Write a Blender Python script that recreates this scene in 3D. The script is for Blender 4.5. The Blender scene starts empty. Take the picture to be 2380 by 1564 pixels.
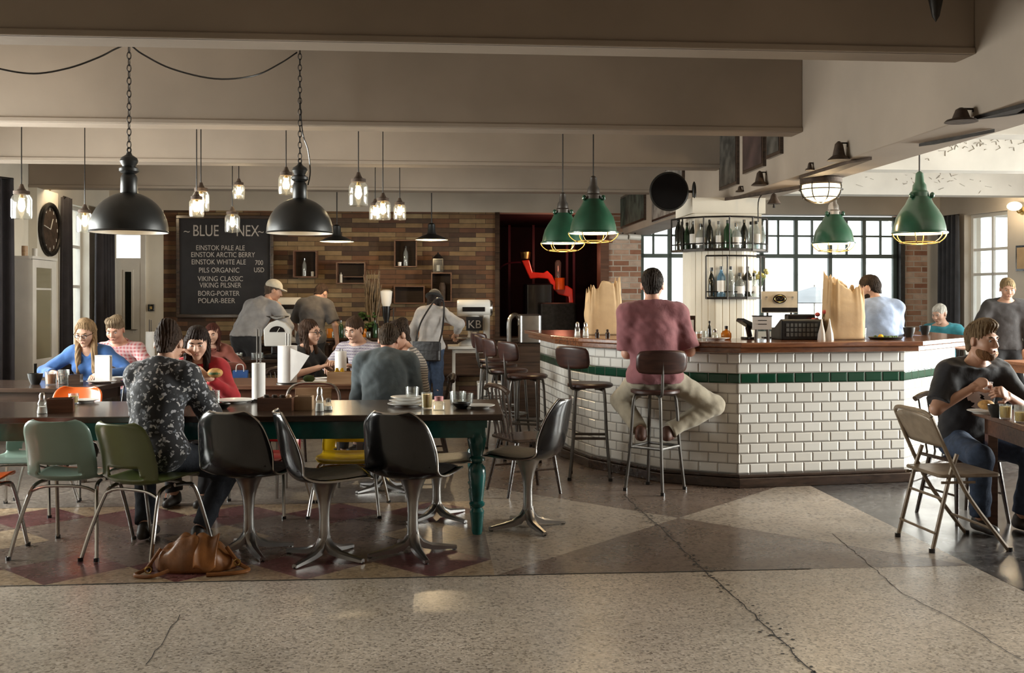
import bpy, bmesh, math, random
import numpy as np
from mathutils import Vector, Matrix

SC = bpy.context.scene
COL = SC.collection
# ---------------------------------------------------------------- camera, light, exposure
F = 2350.0           # focal length in photo pixels (2380 wide)
H0 = 1.45            # eye height
HOR = 695.0          # horizon row
cam = bpy.data.cameras.new('camera')
cam.sensor_fit = 'HORIZONTAL'; cam.sensor_width = 36.0
cam.lens = F / 2380.0 * 36.0
cam.shift_y = -(782.0 - HOR) / 2380.0
cam.clip_end = 200
camo = bpy.data.objects.new('camera', cam); COL.objects.link(camo)
camo.location = (0, 0, H0); camo.rotation_euler = (math.radians(90), 0, 0)
SC.camera = camo
SC.view_settings.view_transform = 'Standard'; SC.view_settings.look = 'None'
SC.view_settings.exposure = 0.38; SC.view_settings.gamma = 1.0
SC.view_settings.use_curve_mapping = False
SC.cycles.max_bounces = 7; SC.cycles.diffuse_bounces = 3; SC.cycles.glossy_bounces = 3
SC.cycles.transparent_max_bounces = 10; SC.cycles.transmission_bounces = 4
SC.cycles.sample_clamp_indirect = 4.0
SC.cycles.caustics_reflective = False; SC.cycles.caustics_refractive = False
wd = bpy.data.worlds.new('daylight'); SC.world = wd; wd.use_nodes = True
wd.node_tree.nodes['Background'].inputs[0].default_value = (0.93, 0.97, 1.0, 1)
wd.node_tree.nodes['Background'].inputs[1].default_value = 4.0
TH = math.radians(4.5); CT, ST = math.cos(TH), math.sin(TH)
def rm(a, b, z=0.0):
    return Vector((a*CT - b*ST, a*ST + b*CT, z))
def area(name, loc, aim, sx, sy, power, col=(1.0, 0.97, 0.93)):
    l = bpy.data.lights.new(name, 'AREA'); l.shape = 'RECTANGLE'; l.size = sx; l.size_y = sy
    l.energy = power; l.color = col
    o = bpy.data.objects.new(name, l); COL.objects.link(o); o.location = loc
    o.rotation_euler = (Vector(aim) - Vector(loc)).to_track_quat('-Z', 'Y').to_euler()
    return o
# right wall frame: runs from the far corner towards the viewer
RW0 = Vector((6.70, 15.84, 0)); RWD = Vector((0.27, -0.963, 0)).normalized()
RWN = Vector((0.963, 0.27, 0)).normalized()      # outward
# area lamps added at unseen side windows to stand in for daylight
for t0, t1, p in ((4.2, 6.6, 420), (7.6, 10.2, 1250)):
    c = RW0 + RWD*((t0+t1)/2) + RWN*0.42 + Vector((0, 0, 1.75))
    area('window_daylight', c, c - RWN - Vector((0, 0, .12)), t1-t0, 2.0, p)
for b0, b1, p in ((6.2, 8.2, 300), (8.6, 10.4, 150)):
    c = rm(-5.2, (b0+b1)/2, 1.75)
    area('window_daylight', c, c + rm(1, 0, 0) - Vector((0, 0, .12)), b1-b0, 2.0, p)

# ---------------------------------------------------------------- helpers
R = math.radians
def w(px, py, Y):
    return Vector(((px-1190)/F*Y, Y, H0-(py-HOR)/F*Y))
def X_(px, Y): return (px-1190)/F*Y
def Z_(py, Y): return H0-(py-HOR)/F*Y
def fl(px, py):
    Y = H0*F/(py-HOR); return Vector(((px-1190)/F*Y, Y, 0))
def pa(px, b):
    r = (px-1190)/F; return b*(r*CT+ST)/(CT-r*ST)
def pb(px, a):
    r = (px-1190)/F; return a*(CT-r*ST)/(ST+r*CT)
def zb(py, a, b):
    return H0-(py-HOR)/F*(a*ST+b*CT)

class MB:
    """collects shapes into one mesh"""
    def __init__(s): s.v = []; s.f = []; s.mi = []; s.M = Matrix(); s.m = 0
    def add(s, vs, fs):
        n = len(s.v); M = s.M
        s.v += [tuple(M @ Vector(p)) for p in vs]
        s.f += [tuple(i+n for i in f) for f in fs]; s.mi += [s.m]*len(fs)
        return s
    def box(s, x0, x1, y0, y1, z0, z1):
        v = [(x0,y0,z0),(x1,y0,z0),(x1,y1,z0),(x0,y1,z0),(x0,y0,z1),(x1,y0,z1),(x1,y1,z1),(x0,y1,z1)]
        return s.add(v, [(0,3,2,1),(4,5,6,7),(0,1,5,4),(1,2,6,5),(2,3,7,6),(3,0,4,7)])
    def cb(s, c, d):
        return s.box(c[0]-d[0]/2, c[0]+d[0]/2, c[1]-d[1]/2, c[1]+d[1]/2, c[2]-d[2]/2, c[2]+d[2]/2)
    def rbox(s, x0, x1, y0, y1, z0, z1, r=.01, n=3):
        """box with rounded vertical edges and chamfered rims"""
        pts = []
        for cx, cy, a0 in ((x1-r,y1-r,0),(x0+r,y1-r,90),(x0+r,y0+r,180),(x1-r,y0+r,270)):
            for i in range(n+1):
                a = R(a0+90*i/n); pts.append((cx+r*math.cos(a), cy+r*math.sin(a)))
        k = len(pts); cx, cy = (x0+x1)/2, (y0+y1)/2; q = min(r*.4, (z1-z0)*.25)
        def ring(z, inn): return [(cx+(p[0]-cx)*(1-inn/max(.001,(x1-x0)/2)), cy+(p[1]-cy)*(1-inn/max(.001,(y1-y0)/2)), z) for p in pts]
        v = ring(z0, q)+ring(z0+q, 0)+ring(z1-q, 0)+ring(z1, q)
        f = [tuple(range(k-1,-1,-1)), tuple(range(3*k,4*k))]
        for j in range(3):
            for i in range(k): f.append((j*k+i, j*k+(i+1)%k, (j+1)*k+(i+1)%k, (j+1)*k+i))
        return s.add(v, f)
    def prism(s, poly, z0, z1):
        n = len(poly)
        v = [(p[0],p[1],z0) for p in poly]+[(p[0],p[1],z1) for p in poly]
        f = [tuple(range(n-1,-1,-1)), tuple(range(n,2*n))]+[(i,(i+1)%n,n+(i+1)%n,n+i) for i in range(n)]
        return s.add(v, f)
    def lathe(s, prof, c=(0,0,0), n=20, cap=True):
        v = []; f = []
        for r, z in prof:
            for i in range(n):
                a = 2*math.pi*i/n; v.append((c[0]+r*math.cos(a), c[1]+r*math.sin(a), c[2]+z))
        for j in range(len(prof)-1):
            for i in range(n): f.append((j*n+i, j*n+(i+1)%n, (j+1)*n+(i+1)%n, (j+1)*n+i))
        if cap:
            if prof[0][0] > 1e-6: f.append(tuple(range(n-1,-1,-1)))
            if prof[-1][0] > 1e-6: f.append(tuple(range((len(prof)-1)*n, len(prof)*n)))
        return s.add(v, f)
    def cyl(s, c, r, z0, z1, n=16, r2=None):
        return s.lathe([(r,z0),(r if r2 is None else r2,z1)], c, n)
    def tube(s, pts, r, n=8, closed=False, smooth=0):
        pts = [Vector(p) for p in pts]
        if smooth: pts = spline(pts, smooth, closed)
        k = len(pts); rs = r if isinstance(r, (list,tuple)) else [r]*k
        if len(rs) != k: rs = [rs[0]+(rs[-1]-rs[0])*i/(k-1) for i in range(k)]
        v = []; f = []; up = None
        for i, p in enumerate(pts):
            a = pts[(i-1)%k] if (closed or i>0) else p
            b = pts[(i+1)%k] if (closed or i<k-1) else p
            d = (b-a); d = d.normalized() if d.length > 1e-9 else Vector((0,0,1))
            if up is None: up = Vector((0,0,1)) if abs(d.z) < .9 else Vector((1,0,0))
            x = up.cross(d)
            if x.length < 1e-6: x = Vector((1,0,0)).cross(d)
            x.normalize(); up = d.cross(x).normalized()
            for j in range(n):
                t = 2*math.pi*j/n; v.append(tuple(p+(x*math.cos(t)+up*math.sin(t))*rs[i]))
        m = k if closed else k-1
        for i in range(m):
            for j in range(n):
                f.append((i*n+j, i*n+(j+1)%n, ((i+1)%k)*n+(j+1)%n, ((i+1)%k)*n+j))
        if not closed: f += [tuple(range(n-1,-1,-1)), tuple(range((k-1)*n, k*n))]
        return s.add(v, f)
    def ell(s, c, r, n=14, m=9):
        v = [(c[0],c[1],c[2]-r[2])]; f = []
        for j in range(1, m):
            t = -math.pi/2+math.pi*j/m
            for i in range(n):
                a = 2*math.pi*i/n
                v.append((c[0]+r[0]*math.cos(t)*math.cos(a), c[1]+r[1]*math.cos(t)*math.sin(a), c[2]+r[2]*math.sin(t)))
        v.append((c[0],c[1],c[2]+r[2])); L = len(v)-1
        for i in range(n):
            f.append((0, 1+(i+1)%n, 1+i)); f.append((L, L-n+i, L-n+(i+1)%n))
        for j in range(m-2):
            for i in range(n): f.append((1+j*n+i, 1+j*n+(i+1)%n, 1+(j+1)*n+(i+1)%n, 1+(j+1)*n+i))
        return s.add(v, f)
    def grid(s, fn, nu, nv, skip=None):
        v = [tuple(fn(i/nu, j/nv)) for j in range(nv+1) for i in range(nu+1)]; f = []
        for j in range(nv):
            for i in range(nu):
                if skip and skip((i+.5)/nu, (j+.5)/nv): continue
                a = j*(nu+1)+i; f.append((a, a+1, a+nu+2, a+nu+1))
        return s.add(v, f)
    def build(s, name, m, parent=None, smooth=True, ang=35, bev=0, solid=0, rz=None, loc=None):
        me = bpy.data.meshes.new(name); me.from_pydata(s.v, [], s.f)
        if len(s.f) > 1:
            b_ = bmesh.new(); b_.from_mesh(me); bmesh.ops.recalc_face_normals(b_, faces=b_.faces); b_.to_mesh(me); b_.free()
        for x in (m if isinstance(m, (list,tuple)) else [m]): me.materials.append(x)
        if any(s.mi): me.polygons.foreach_set('material_index', s.mi)
        uv = me.uv_layers.new(name='UVMap')
        co = [Vector(p) for p in s.v]; data = []
        for p in me.polygons:
            n = p.normal
            if abs(n.z) > .75: data += [c for i in p.vertices for c in (co[i].x, co[i].y)]
            else:
                t = Vector((-n.y, n.x, 0)).normalized()
                data += [c for i in p.vertices for c in (co[i].dot(t), co[i].z)]
        uv.data.foreach_set('uv', data)
        if smooth:
            me.polygons.foreach_set('use_smooth', [True]*len(me.polygons))
            me.set_sharp_from_angle(angle=R(ang))
        me.update()
        o = bpy.data.objects.new(name, me); COL.objects.link(o)
        if solid:
            q = o.modifiers.new('solid', 'SOLIDIFY'); q.thickness = solid; q.offset = 0
        if bev:
            q = o.modifiers.new('bevel', 'BEVEL'); q.width = bev; q.segments = 2; q.limit_method = 'ANGLE'; q.angle_limit = R(40)
        if parent is not None: o.parent = parent
        if rz is not None: o.rotation_euler = (0, 0, rz)
        if loc is not None: o.location = loc
        return o

def spline(pts, n, closed=False):
    out = []; k = len(pts)
    for i in range(k if closed else k-1):
        p0 = pts[(i-1)%k] if (closed or i>0) else pts[i]
        p1, p2 = pts[i], pts[(i+1)%k]
        p3 = pts[(i+2)%k] if (closed or i<k-2) else p2
        for j in range(n):
            t = j/n
            out.append(.5*((2*p1)+(p2-p0)*t+(2*p0-5*p1+4*p2-p3)*t*t+(3*p1-p0-3*p2+p3)*t**3))
    if not closed: out.append(pts[-1])
    return out

def tag(o, label, cat, group=None, kind=None):
    o['label'] = label; o['category'] = cat
    if group: o['group'] = group
    if kind: o['kind'] = kind
    return o
def thing(name, label, cat, loc=(0,0,0), rz=0, group=None):
    o = bpy.data.objects.new(name, None); COL.objects.link(o); o.empty_display_size = .1
    o.location = loc; o.rotation_euler = (0, 0, rz)
    return tag(o, label, cat, group)
def struct(o, label=None):
    o['kind'] = 'structure'
    if label: o['label'] = label
    return o
def dup(o, loc=None, rz=None, label=None, group=None, parent=None, cat=None):
    c = o.copy(); COL.objects.link(c)
    if parent is not None: c.parent = parent
    if loc is not None: c.location = loc
    if rz is not None: c.rotation_euler = (0, 0, rz)
    if label: c['label'] = label
    if group: c['group'] = group
    if cat: c['category'] = cat
    for ch in [x for x in bpy.data.objects if x.parent == o]:
        dup(ch, parent=c)
    return c
def recolor(root, part, m):
    for x in [x for x in bpy.data.objects if x.parent == root]:
        if x.name.split('.')[0] == part:
            x.data = x.data.copy(); x.data.materials[0] = m

# ---------------------------------------------------------------- materials
def nodes(name):
    m = bpy.data.materials.new(name); m.use_nodes = True
    return m, m.node_tree, m.node_tree.nodes['Principled BSDF']
def N(t, kind, **kw):
    n = t.nodes.new(kind)
    for k, v in kw.items():
        if k.startswith('i_'):
            key = k[2:]; n.inputs[int(key) if key.isdigit() else key].default_value = v
        else: setattr(n, k, v)
    return n
def ramp(t, fac, stops, interp='LINEAR'):
    r = t.nodes.new('ShaderNodeValToRGB'); r.color_ramp.interpolation = interp
    e = r.color_ramp.elements
    while len(e) < len(stops): e.new(.5)
    for q, (p, c) in zip(e, stops): q.position = p; q.color = (*c[:3], 1)
    t.links.new(fac, r.inputs[0]); return r.outputs[0]
def mixc(t, fac, a, b, mode='MIX'):
    n = t.nodes.new('ShaderNodeMix'); n.data_type = 'RGBA'; n.blend_type = mode
    for i, x in ((0, fac), (6, a), (7, b)):
        if hasattr(x, 'is_linked') or hasattr(x, 'links'): t.links.new(x, n.inputs[i])
        else: n.inputs[i].default_value = x if i == 0 else (*x[:3], 1)
    return n.outputs[2]
def bump(t, bsdf, h, strength=.3, dist=.01):
    n = N(t, 'ShaderNodeBump'); n.inputs['Strength'].default_value = strength; n.inputs['Distance'].default_value = dist
    t.links.new(h, n.inputs['Height']); t.links.new(n.outputs[0], bsdf.inputs['Normal'])
def sh(c, k): return tuple(min(1, x*k) for x in c[:3])
def pm(name, c, rough=.5, metal=0., sc=8., var=.15, bp=0., bsc=None, coord='Object', spec=.5, coat=0., sheen=0., stretch=None):
    """plain procedural surface: colour with noise variation, optional noise bump"""
    m, t, b = nodes(name)
    tc = N(t, 'ShaderNodeTexCoord'); src = tc.outputs[coord]
    if stretch:
        mp = N(t, 'ShaderNodeMapping'); mp.inputs['Scale'].default_value = stretch
        t.links.new(src, mp.inputs[0]); src = mp.outputs[0]
    n = N(t, 'ShaderNodeTexNoise', i_Scale=sc, i_Detail=4.0); t.links.new(src, n.inputs['Vector'])
    t.links.new(ramp(t, n.outputs[0], [(.3, sh(c, 1-var)), (.7, sh(c, 1+var))]), b.inputs['Base Color'])
    b.inputs['Roughness'].default_value = rough; b.inputs['Metallic'].default_value = metal
    b.inputs['Specular IOR Level'].default_value = spec
    if coat: b.inputs['Coat Weight'].default_value = coat; b.inputs['Coat Roughness'].default_value = .08
    if sheen: b.inputs['Sheen Weight'].default_value = sheen
    if bp:
        n2 = N(t, 'ShaderNodeTexNoise', i_Scale=bsc or sc*3, i_Detail=5.0); t.links.new(src, n2.inputs['Vector'])
        bump(t, b, n2.outputs[0], bp, .01)
    return m
def emit(name, c, s):
    m, t, b = nodes(name)
    b.inputs['Base Color'].default_value = (*c, 1); b.inputs['Emission Color'].default_value = (*c, 1)
    b.inputs['Emission Strength'].default_value = s
    return m
def glass(name, c=(1,1,1), refl=.10, op=.06, rough=.03):
    """thin clear glass: mostly transparent with a tint and a sharp reflection"""
    m, t, b = nodes(name); out = t.nodes['Material Output']
    b.inputs['Base Color'].default_value = (*c, 1); b.inputs['Roughness'].default_value = rough
    tr = N(t, 'ShaderNodeBsdfTransparent'); tr.inputs[0].default_value = (*c, 1)
    gl = N(t, 'ShaderNodeBsdfGlossy'); gl.inputs['Roughness'].default_value = rough
    lw = N(t, 'ShaderNodeLayerWeight'); lw.inputs[0].default_value = .35
    mt = N(t, 'ShaderNodeMath', operation='MULTIPLY_ADD'); t.links.new(lw.outputs['Facing'], mt.inputs[0])
    mt.inputs[1].default_value = .55; mt.inputs[2].default_value = refl*.5
    m1 = N(t, 'ShaderNodeMixShader'); t.links.new(mt.outputs[0], m1.inputs[0]); t.links.new(tr.outputs[0], m1.inputs[1]); t.links.new(gl.outputs[0], m1.inputs[2])
    m2 = N(t, 'ShaderNodeMixShader'); m2.inputs[0].default_value = op
    t.links.new(m1.outputs[0], m2.inputs[1]); t.links.new(b.outputs[0], m2.inputs[2])
    t.links.new(m2.outputs[0], out.inputs[0]); return m

def mat_floor():
    m, t, b = nodes('terrazzo'); tc = N(t, 'ShaderNodeTexCoord'); p = tc.outputs['Object']
    def chips(c, dark, lite, sc=95):
        v = N(t, 'ShaderNodeTexVoronoi', i_Scale=float(sc)); t.links.new(p, v.inputs['Vector'])
        sep = N(t, 'ShaderNodeSeparateColor'); t.links.new(v.outputs['Color'], sep.inputs[0])
        n = N(t, 'ShaderNodeTexNoise', i_Scale=1.1, i_Detail=5.0); t.links.new(p, n.inputs['Vector'])
        base = ramp(t, sep.outputs[0], [(0, dark), (.22, sh(c, .8)), (.4, c), (.8, sh(c, 1.1)), (1, lite)])
        mot = ramp(t, n.outputs[0], [(.3, (.72,.72,.72)), (.7, (1.12,1.12,1.12))])
        return mixc(t, 1.0, base, mot, 'MULTIPLY')
    return m, t, b, p, chips
def mk_terrazzo(name, c, dark, lite, rough=.32, sc=95):
    m, t, b, p, chips = mat_floor(); m.name = name
    col = chips(c, dark, lite, sc); t.links.new(col, b.inputs['Base Color'])
    n = N(t, 'ShaderNodeTexNoise', i_Scale=2.3, i_Detail=6.0); t.links.new(p, n.inputs['Vector'])
    mr = N(t, 'ShaderNodeMapRange'); t.links.new(n.outputs[0], mr.inputs[0])
    mr.inputs[1].default_value = .3; mr.inputs[2].default_value = .7; mr.inputs[3].default_value = rough-.04; mr.inputs[4].default_value = rough+.10
    t.links.new(mr.outputs[0], b.inputs['Roughness']); b.inputs['Specular IOR Level'].default_value = .45
    return m
def mk_brick(name, cols, bw, rh, mortar, mc, rough=.75, bp=.6, off=.5):
    m, t, b = nodes(name); uv = N(t, 'ShaderNodeUVMap')
    br = N(t, 'ShaderNodeTexBrick'); br.inputs['Scale'].default_value = 1.0
    br.inputs['Brick Width'].default_value = bw; br.inputs['Row Height'].default_value = rh
    br.inputs['Mortar Size'].default_value = mortar; br.inputs['Mortar Smooth'].default_value = .3; br.offset = off
    br.inputs['Color1'].default_value = (0,0,0,1); br.inputs['Color2'].default_value = (1,1,1,1); br.inputs['Mortar'].default_value = (0,0,0,1)
    t.links.new(uv.outputs[0], br.inputs['Vector'])
    k = len(cols); c = ramp(t, br.outputs['Color'], [(i/(k-.001), x) for i, x in enumerate(cols)], 'CONSTANT')
    n = N(t, 'ShaderNodeTexNoise', i_Scale=9.0, i_Detail=6.0); t.links.new(uv.outputs[0], n.inputs['Vector'])
    c = mixc(t, .55, c, ramp(t, n.outputs[0], [(.3,(.45,.45,.45)),(.7,(1,1,1))]), 'MULTIPLY')
    c = mixc(t, br.outputs['Fac'], c, mc)
    t.links.new(c, b.inputs['Base Color']); b.inputs['Roughness'].default_value = rough
    s = N(t, 'ShaderNodeMath', operation='SUBTRACT'); s.inputs[0].default_value = 1; t.links.new(br.outputs['Fac'], s.inputs[1])
    a = N(t, 'ShaderNodeMath', operation='MULTIPLY_ADD'); t.links.new(n.outputs[0], a.inputs[0]); a.inputs[1].default_value = .35; t.links.new(s.outputs[0], a.inputs[2])
    bump(t, b, a.outputs[0], bp, .012)
    return m
def mk_tile():
    m, t, b = nodes('glazed_metro_tile'); uv = N(t, 'ShaderNodeUVMap')
    def brick(ms, sm):
        br = N(t, 'ShaderNodeTexBrick'); br.inputs['Scale'].default_value = 1.0; br.offset = .5
        br.inputs['Brick Width'].default_value = .15; br.inputs['Row Height'].default_value = .0775
        br.inputs['Mortar Size'].default_value = ms; br.inputs['Mortar Smooth'].default_value = sm
        br.inputs['Color1'].default_value = (.78,.75,.69,1); br.inputs['Color2'].default_value = (.86,.84,.79,1); br.inputs['Mortar'].default_value = (.20,.18,.16,1)
        mp = N(t, 'ShaderNodeMapping'); mp.inputs['Location'].default_value = (0, -.1, 0)
        t.links.new(uv.outputs[0], mp.inputs[0]); t.links.new(mp.outputs[0], br.inputs['Vector']); return br
    br = brick(.0022, .1); bz = brick(.012, 1.0)
    sx = N(t, 'ShaderNodeSeparateXYZ'); t.links.new(uv.outputs[0], sx.inputs[0])
    g1 = N(t, 'ShaderNodeMath', operation='COMPARE'); t.links.new(sx.outputs[1], g1.inputs[0]); g1.inputs[1].default_value = .1+.0775*9.5; g1.inputs[2].default_value = .0775/2
    gm = N(t, 'ShaderNodeMath', operation='SUBTRACT'); gm.use_clamp = True; t.links.new(g1.outputs[0], gm.inputs[0]); t.links.new(br.outputs['Fac'], gm.inputs[1])
    c = mixc(t, gm.outputs[0], br.outputs['Color'], (.008,.055,.028)); t.links.new(c, b.inputs['Base Color'])
    b.inputs['Roughness'].default_value = .16
    s = N(t, 'ShaderNodeMath', operation='SUBTRACT'); s.inputs[0].default_value = 1; t.links.new(bz.outputs['Fac'], s.inputs[1])
    bump(t, b, s.outputs[0], .8, .008); return m
def mk_wood(name, c1, c2, rough=.4, sc=3., st=(1,14,14), coat=0.):
    m, t, b = nodes(name); tc = N(t, 'ShaderNodeTexCoord')
    mp = N(t, 'ShaderNodeMapping'); mp.inputs['Scale'].default_value = st; t.links.new(tc.outputs['Object'], mp.inputs[0])
    n = N(t, 'ShaderNodeTexNoise', i_Scale=sc, i_Detail=6.0, i_Distortion=.6); t.links.new(mp.outputs[0], n.inputs['Vector'])
    t.links.new(ramp(t, n.outputs[0], [(.28, c1), (.72, c2)]), b.inputs['Base Color']); b.inputs['Roughness'].default_value = rough
    if coat: b.inputs['Coat Weight'].default_value = coat; b.inputs['Coat Roughness'].default_value = .12
    bump(t, b, n.outputs[0], .12, .004); return m
def mk_print(name, base, spots, sc=26., thr=.36, rough=.8):
    """cloth with a scattered print"""
    m, t, b = nodes(name); tc = N(t, 'ShaderNodeTexCoord')
    n = N(t, 'ShaderNodeTexNoise', i_Scale=sc*.8, i_Detail=2.0); t.links.new(tc.outputs['Object'], n.inputs['Vector'])
    add = mixc(t, .06, tc.outputs['Object'], n.outputs['Color'], 'ADD')
    v = N(t, 'ShaderNodeTexVoronoi', i_Scale=sc); t.links.new(add, v.inputs['Vector'])
    sep = N(t, 'ShaderNodeSeparateColor'); t.links.new(v.outputs['Color'], sep.inputs[0])
    msk = ramp(t, v.outputs['Distance'], [(0, (1,1,1)), (thr, (1,1,1)), (thr+.05, (0,0,0))])
    on = ramp(t, sep.outputs[1], [(0,(0,0,0)),(.25,(0,0,0)),(.28,(1,1,1))])
    k = mixc(t, 1.0, msk, on, 'MULTIPLY')
    sc_ = ramp(t, sep.outputs[0], [(i/max(1,len(spots)-1), s) for i, s in enumerate(spots)])
    t.links.new(mixc(t, k, base, sc_), b.inputs['Base Color']); b.inputs['Roughness'].default_value = rough
    b.inputs['Sheen Weight'].default_value = .2
    n2 = N(t, 'ShaderNodeTexNoise', i_Scale=9.0, i_Detail=4.0); t.links.new(tc.outputs['Object'], n2.inputs['Vector'])
    bump(t, b, n2.outputs[0], .35, .02); return m
def mk_stripe(name, c1, c2, sc=60., ax='Z', rough=.85, cross=None):
    m, t, b = nodes(name); tc = N(t, 'ShaderNodeTexCoord'); n = N(t, 'ShaderNodeTexNoise', i_Scale=7.0); t.links.new(tc.outputs['Object'], n.inputs['Vector'])
    vec = mixc(t, .03, tc.outputs['Object'], n.outputs['Color'], 'ADD')
    def wv(a):
        q = N(t, 'ShaderNodeTexWave', i_Scale=sc/10); q.bands_direction = a; q.wave_profile = 'SIN'; t.links.new(vec, q.inputs['Vector'])
        return ramp(t, q.outputs[1], [(.45,(0,0,0)),(.55,(1,1,1))])
    c = mixc(t, wv(ax), c1, c2)
    if cross: c = mixc(t, mixc(t, .5, (0,0,0), wv('X')), c, cross)
    t.links.new(c, b.inputs['Base Color']); b.inputs['Roughness'].default_value = rough
    n2 = N(t, 'ShaderNodeTexNoise', i_Scale=9.0, i_Detail=4.0); t.links.new(tc.outputs['Object'], n2.inputs['Vector'])
    bump(t, b, n2.outputs[0], .35, .02); return m
def cloth(name, c, bp=.45, sc=10.):
    return pm(name, c, .85, 0, sc, .18, min(1, bp*1.7), sc*.9, sheen=.15)

M = {}
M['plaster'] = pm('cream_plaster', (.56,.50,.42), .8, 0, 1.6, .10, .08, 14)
M['plaster_lit'] = pm('lit_plaster', (.76,.71,.61), .8, 0, 1.6, .07, .08, 14)  # plaster copy made lighter, light on the brighter walls put into colour
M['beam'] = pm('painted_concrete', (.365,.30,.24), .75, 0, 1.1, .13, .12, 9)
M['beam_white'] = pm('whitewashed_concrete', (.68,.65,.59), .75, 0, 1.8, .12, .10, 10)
M['terr'] = mk_terrazzo('grey_terrazzo', (.60,.52,.43), (.25,.21,.17), (.78,.70,.61), .27)
M['cream_t'] = mk_terrazzo('cream_terrazzo', (.44,.37,.30), (.20,.16,.13), (.48,.42,.35), .27, 60)
M['brown_t'] = mk_terrazzo('brown_terrazzo', (.20,.145,.115), (.09,.065,.05), (.26,.2,.16), .25, 60)
M['burg_t'] = mk_terrazzo('burgundy_terrazzo', (.15,.055,.055), (.07,.025,.025), (.24,.12,.11), .27, 60)
M['tan_t'] = mk_terrazzo('tan_terrazzo', (.40,.29,.185), (.22,.15,.09), (.52,.42,.3), .3, 60)
M['dark_t'] = mk_terrazzo('slate_floor', (.085,.078,.075), (.035,.03,.03), (.15,.14,.135), .20, 40)
M['grey_t'] = mk_terrazzo('dull_terrazzo', (.20,.17,.145), (.10,.085,.07), (.3,.26,.22), .3, 60)
M['joint'] = pm('dark_joint', (.035,.03,.026), .9)
M['brick_wall'] = mk_brick('stacked_strip_brick', [(.125,.055,.030),(.205,.118,.055),(.075,.038,.022),(.28,.185,.09),(.155,.072,.034),(.24,.15,.07),(.09,.052,.03),(.31,.22,.115),(.19,.088,.04)], .40, .070, .003, (.03,.021,.015), .8, .8, .37)
M['brick'] = mk_brick('pale_red_brick', [(.42,.22,.14),(.55,.36,.26),(.33,.15,.09),(.62,.46,.36),(.47,.28,.19)], .25, .085, .010, (.5,.43,.36), .85, .7)
M['tile'] = mk_tile()
M['wood_dark'] = mk_wood('dark_stained_wood', (.022,.013,.009), (.065,.037,.024), .26, 2.4, coat=.3)
M['wood_red'] = mk_wood('varnished_mahogany', (.11,.035,.014), (.25,.095,.038), .22, 2.4, coat=.5)
M['wood_brown'] = mk_wood('brown_wood', (.075,.03,.016), (.17,.075,.04), .4, 3)
M['wood_mid'] = mk_wood('pale_wood', (.36,.21,.11), (.52,.34,.20), .45, 3)
M['stool_wood'] = mk_wood('dark_red_brown_wood', (.028,.010,.008), (.065,.026,.018), .35, 3)
M['wood_matte'] = mk_wood('matte_dark_wood', (.018,.011,.008), (.04,.024,.016), .8, 3)
M['wood_peach'] = mk_wood('peach_plywood', (.50,.22,.12), (.62,.31,.18), .4, 3)
M['black'] = pm('black_plastic', (.008,.008,.009), .22, 0, 8, .2, coat=.4)
M['black_matte'] = pm('black_enamel', (.012,.0125,.012), .38, 0, 5, .3, .05, 20)
M['iron'] = pm('dark_iron', (.03,.026,.023), .5, .7, 20, .3, .1, 60)
M['rust'] = pm('rusty_metal', (.075,.05,.035), .7, .4, 18, .4, .2, 50)
M['chrome'] = pm('chrome', (.46,.44,.42), .22, 1, 6, .08)
M['alu'] = pm('brushed_aluminium', (.42,.41,.40), .30, 1, 12, .12)
M['steel_dark'] = pm('grey_metal_tube', (.16,.15,.14), .35, .9, 12, .2)
M['brass'] = pm('brass', (.55,.38,.14), .3, 1, 8, .15)
M['teal_paint'] = pm('teal_gloss_paint', (.010,.125,.118), .22, 0, 9, .35, .06, 30, coat=.4)
M['green_en'] = pm('green_enamel', (.017,.078,.042), .28, 0, 5, .3, .03, 25, coat=.3)
M['green_frame'] = pm('grey_green_paint', (.075,.10,.085), .5, 0, 6, .12)
M['white_paint'] = pm('white_gloss_paint', (.72,.69,.63), .4, 0, 4, .07)
M['white'] = pm('white_paper', (.82,.80,.77), .8, 0, 12, .04, .1, 60)
M['china'] = pm('white_china', (.78,.76,.72), .18, 0, 4, .04)
M['kraft'] = pm('kraft_paper', (.50,.345,.19), .8, 0, 7, .10, .5, 6)
M['cardboard'] = pm('cardboard', (.42,.28,.17), .85, 0, 9, .12, .1, 30)
M['curtain'] = pm('charcoal_curtain', (.028,.024,.028), .9, 0, 6, .25, .2, 30, sheen=.2)
M['curtain_g'] = pm('grey_curtain', (.055,.055,.062), .9, 0, 6, .2, .2, 30, sheen=.2)
M['chalk'] = pm('blackboard', (.022,.021,.024), .75, 0, 3, .35)
M['chalk_ink'] = pm('chalk', (.52,.48,.45), .9, 0, 60, .25)
M['glass'] = glass('window_glass', (.97,.99,.98), .06, .02)
M['jar'] = glass('jar_glass', (.93,.95,.93), .10, .05, .08)
M['drink_glass'] = glass('drinking_glass', (.94,.96,.95), .2, .06)
M['bot_clear'] = glass('clear_bottle_glass', (.85,.9,.9), .2, .14)
M['bot_dark'] = pm('dark_bottle_glass', (.012,.014,.010), .08, 0, 4, .2, spec=.7)
M['bot_blue'] = glass('blue_bottle_glass', (.30,.55,.75), .2, .25)
M['bot_green'] = pm('green_bottle_glass', (.02,.06,.025), .08, 0, 4, .2, spec=.7)
M['sign_black'] = pm('flat_black', (.006,.005,.005), .9, 0, 5, .3, spec=.1)
M['amber'] = pm('amber_liquid', (.62,.20,.015), .12, 0, 4, .25, spec=.6)
M['yellow'] = pm('yellow_plastic', (.72,.47,.01), .25, 0, 5, .08, coat=.3)
M['juice'] = pm('yellow_juice', (.88,.54,.02), .2, 0, 9, .15)
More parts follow.
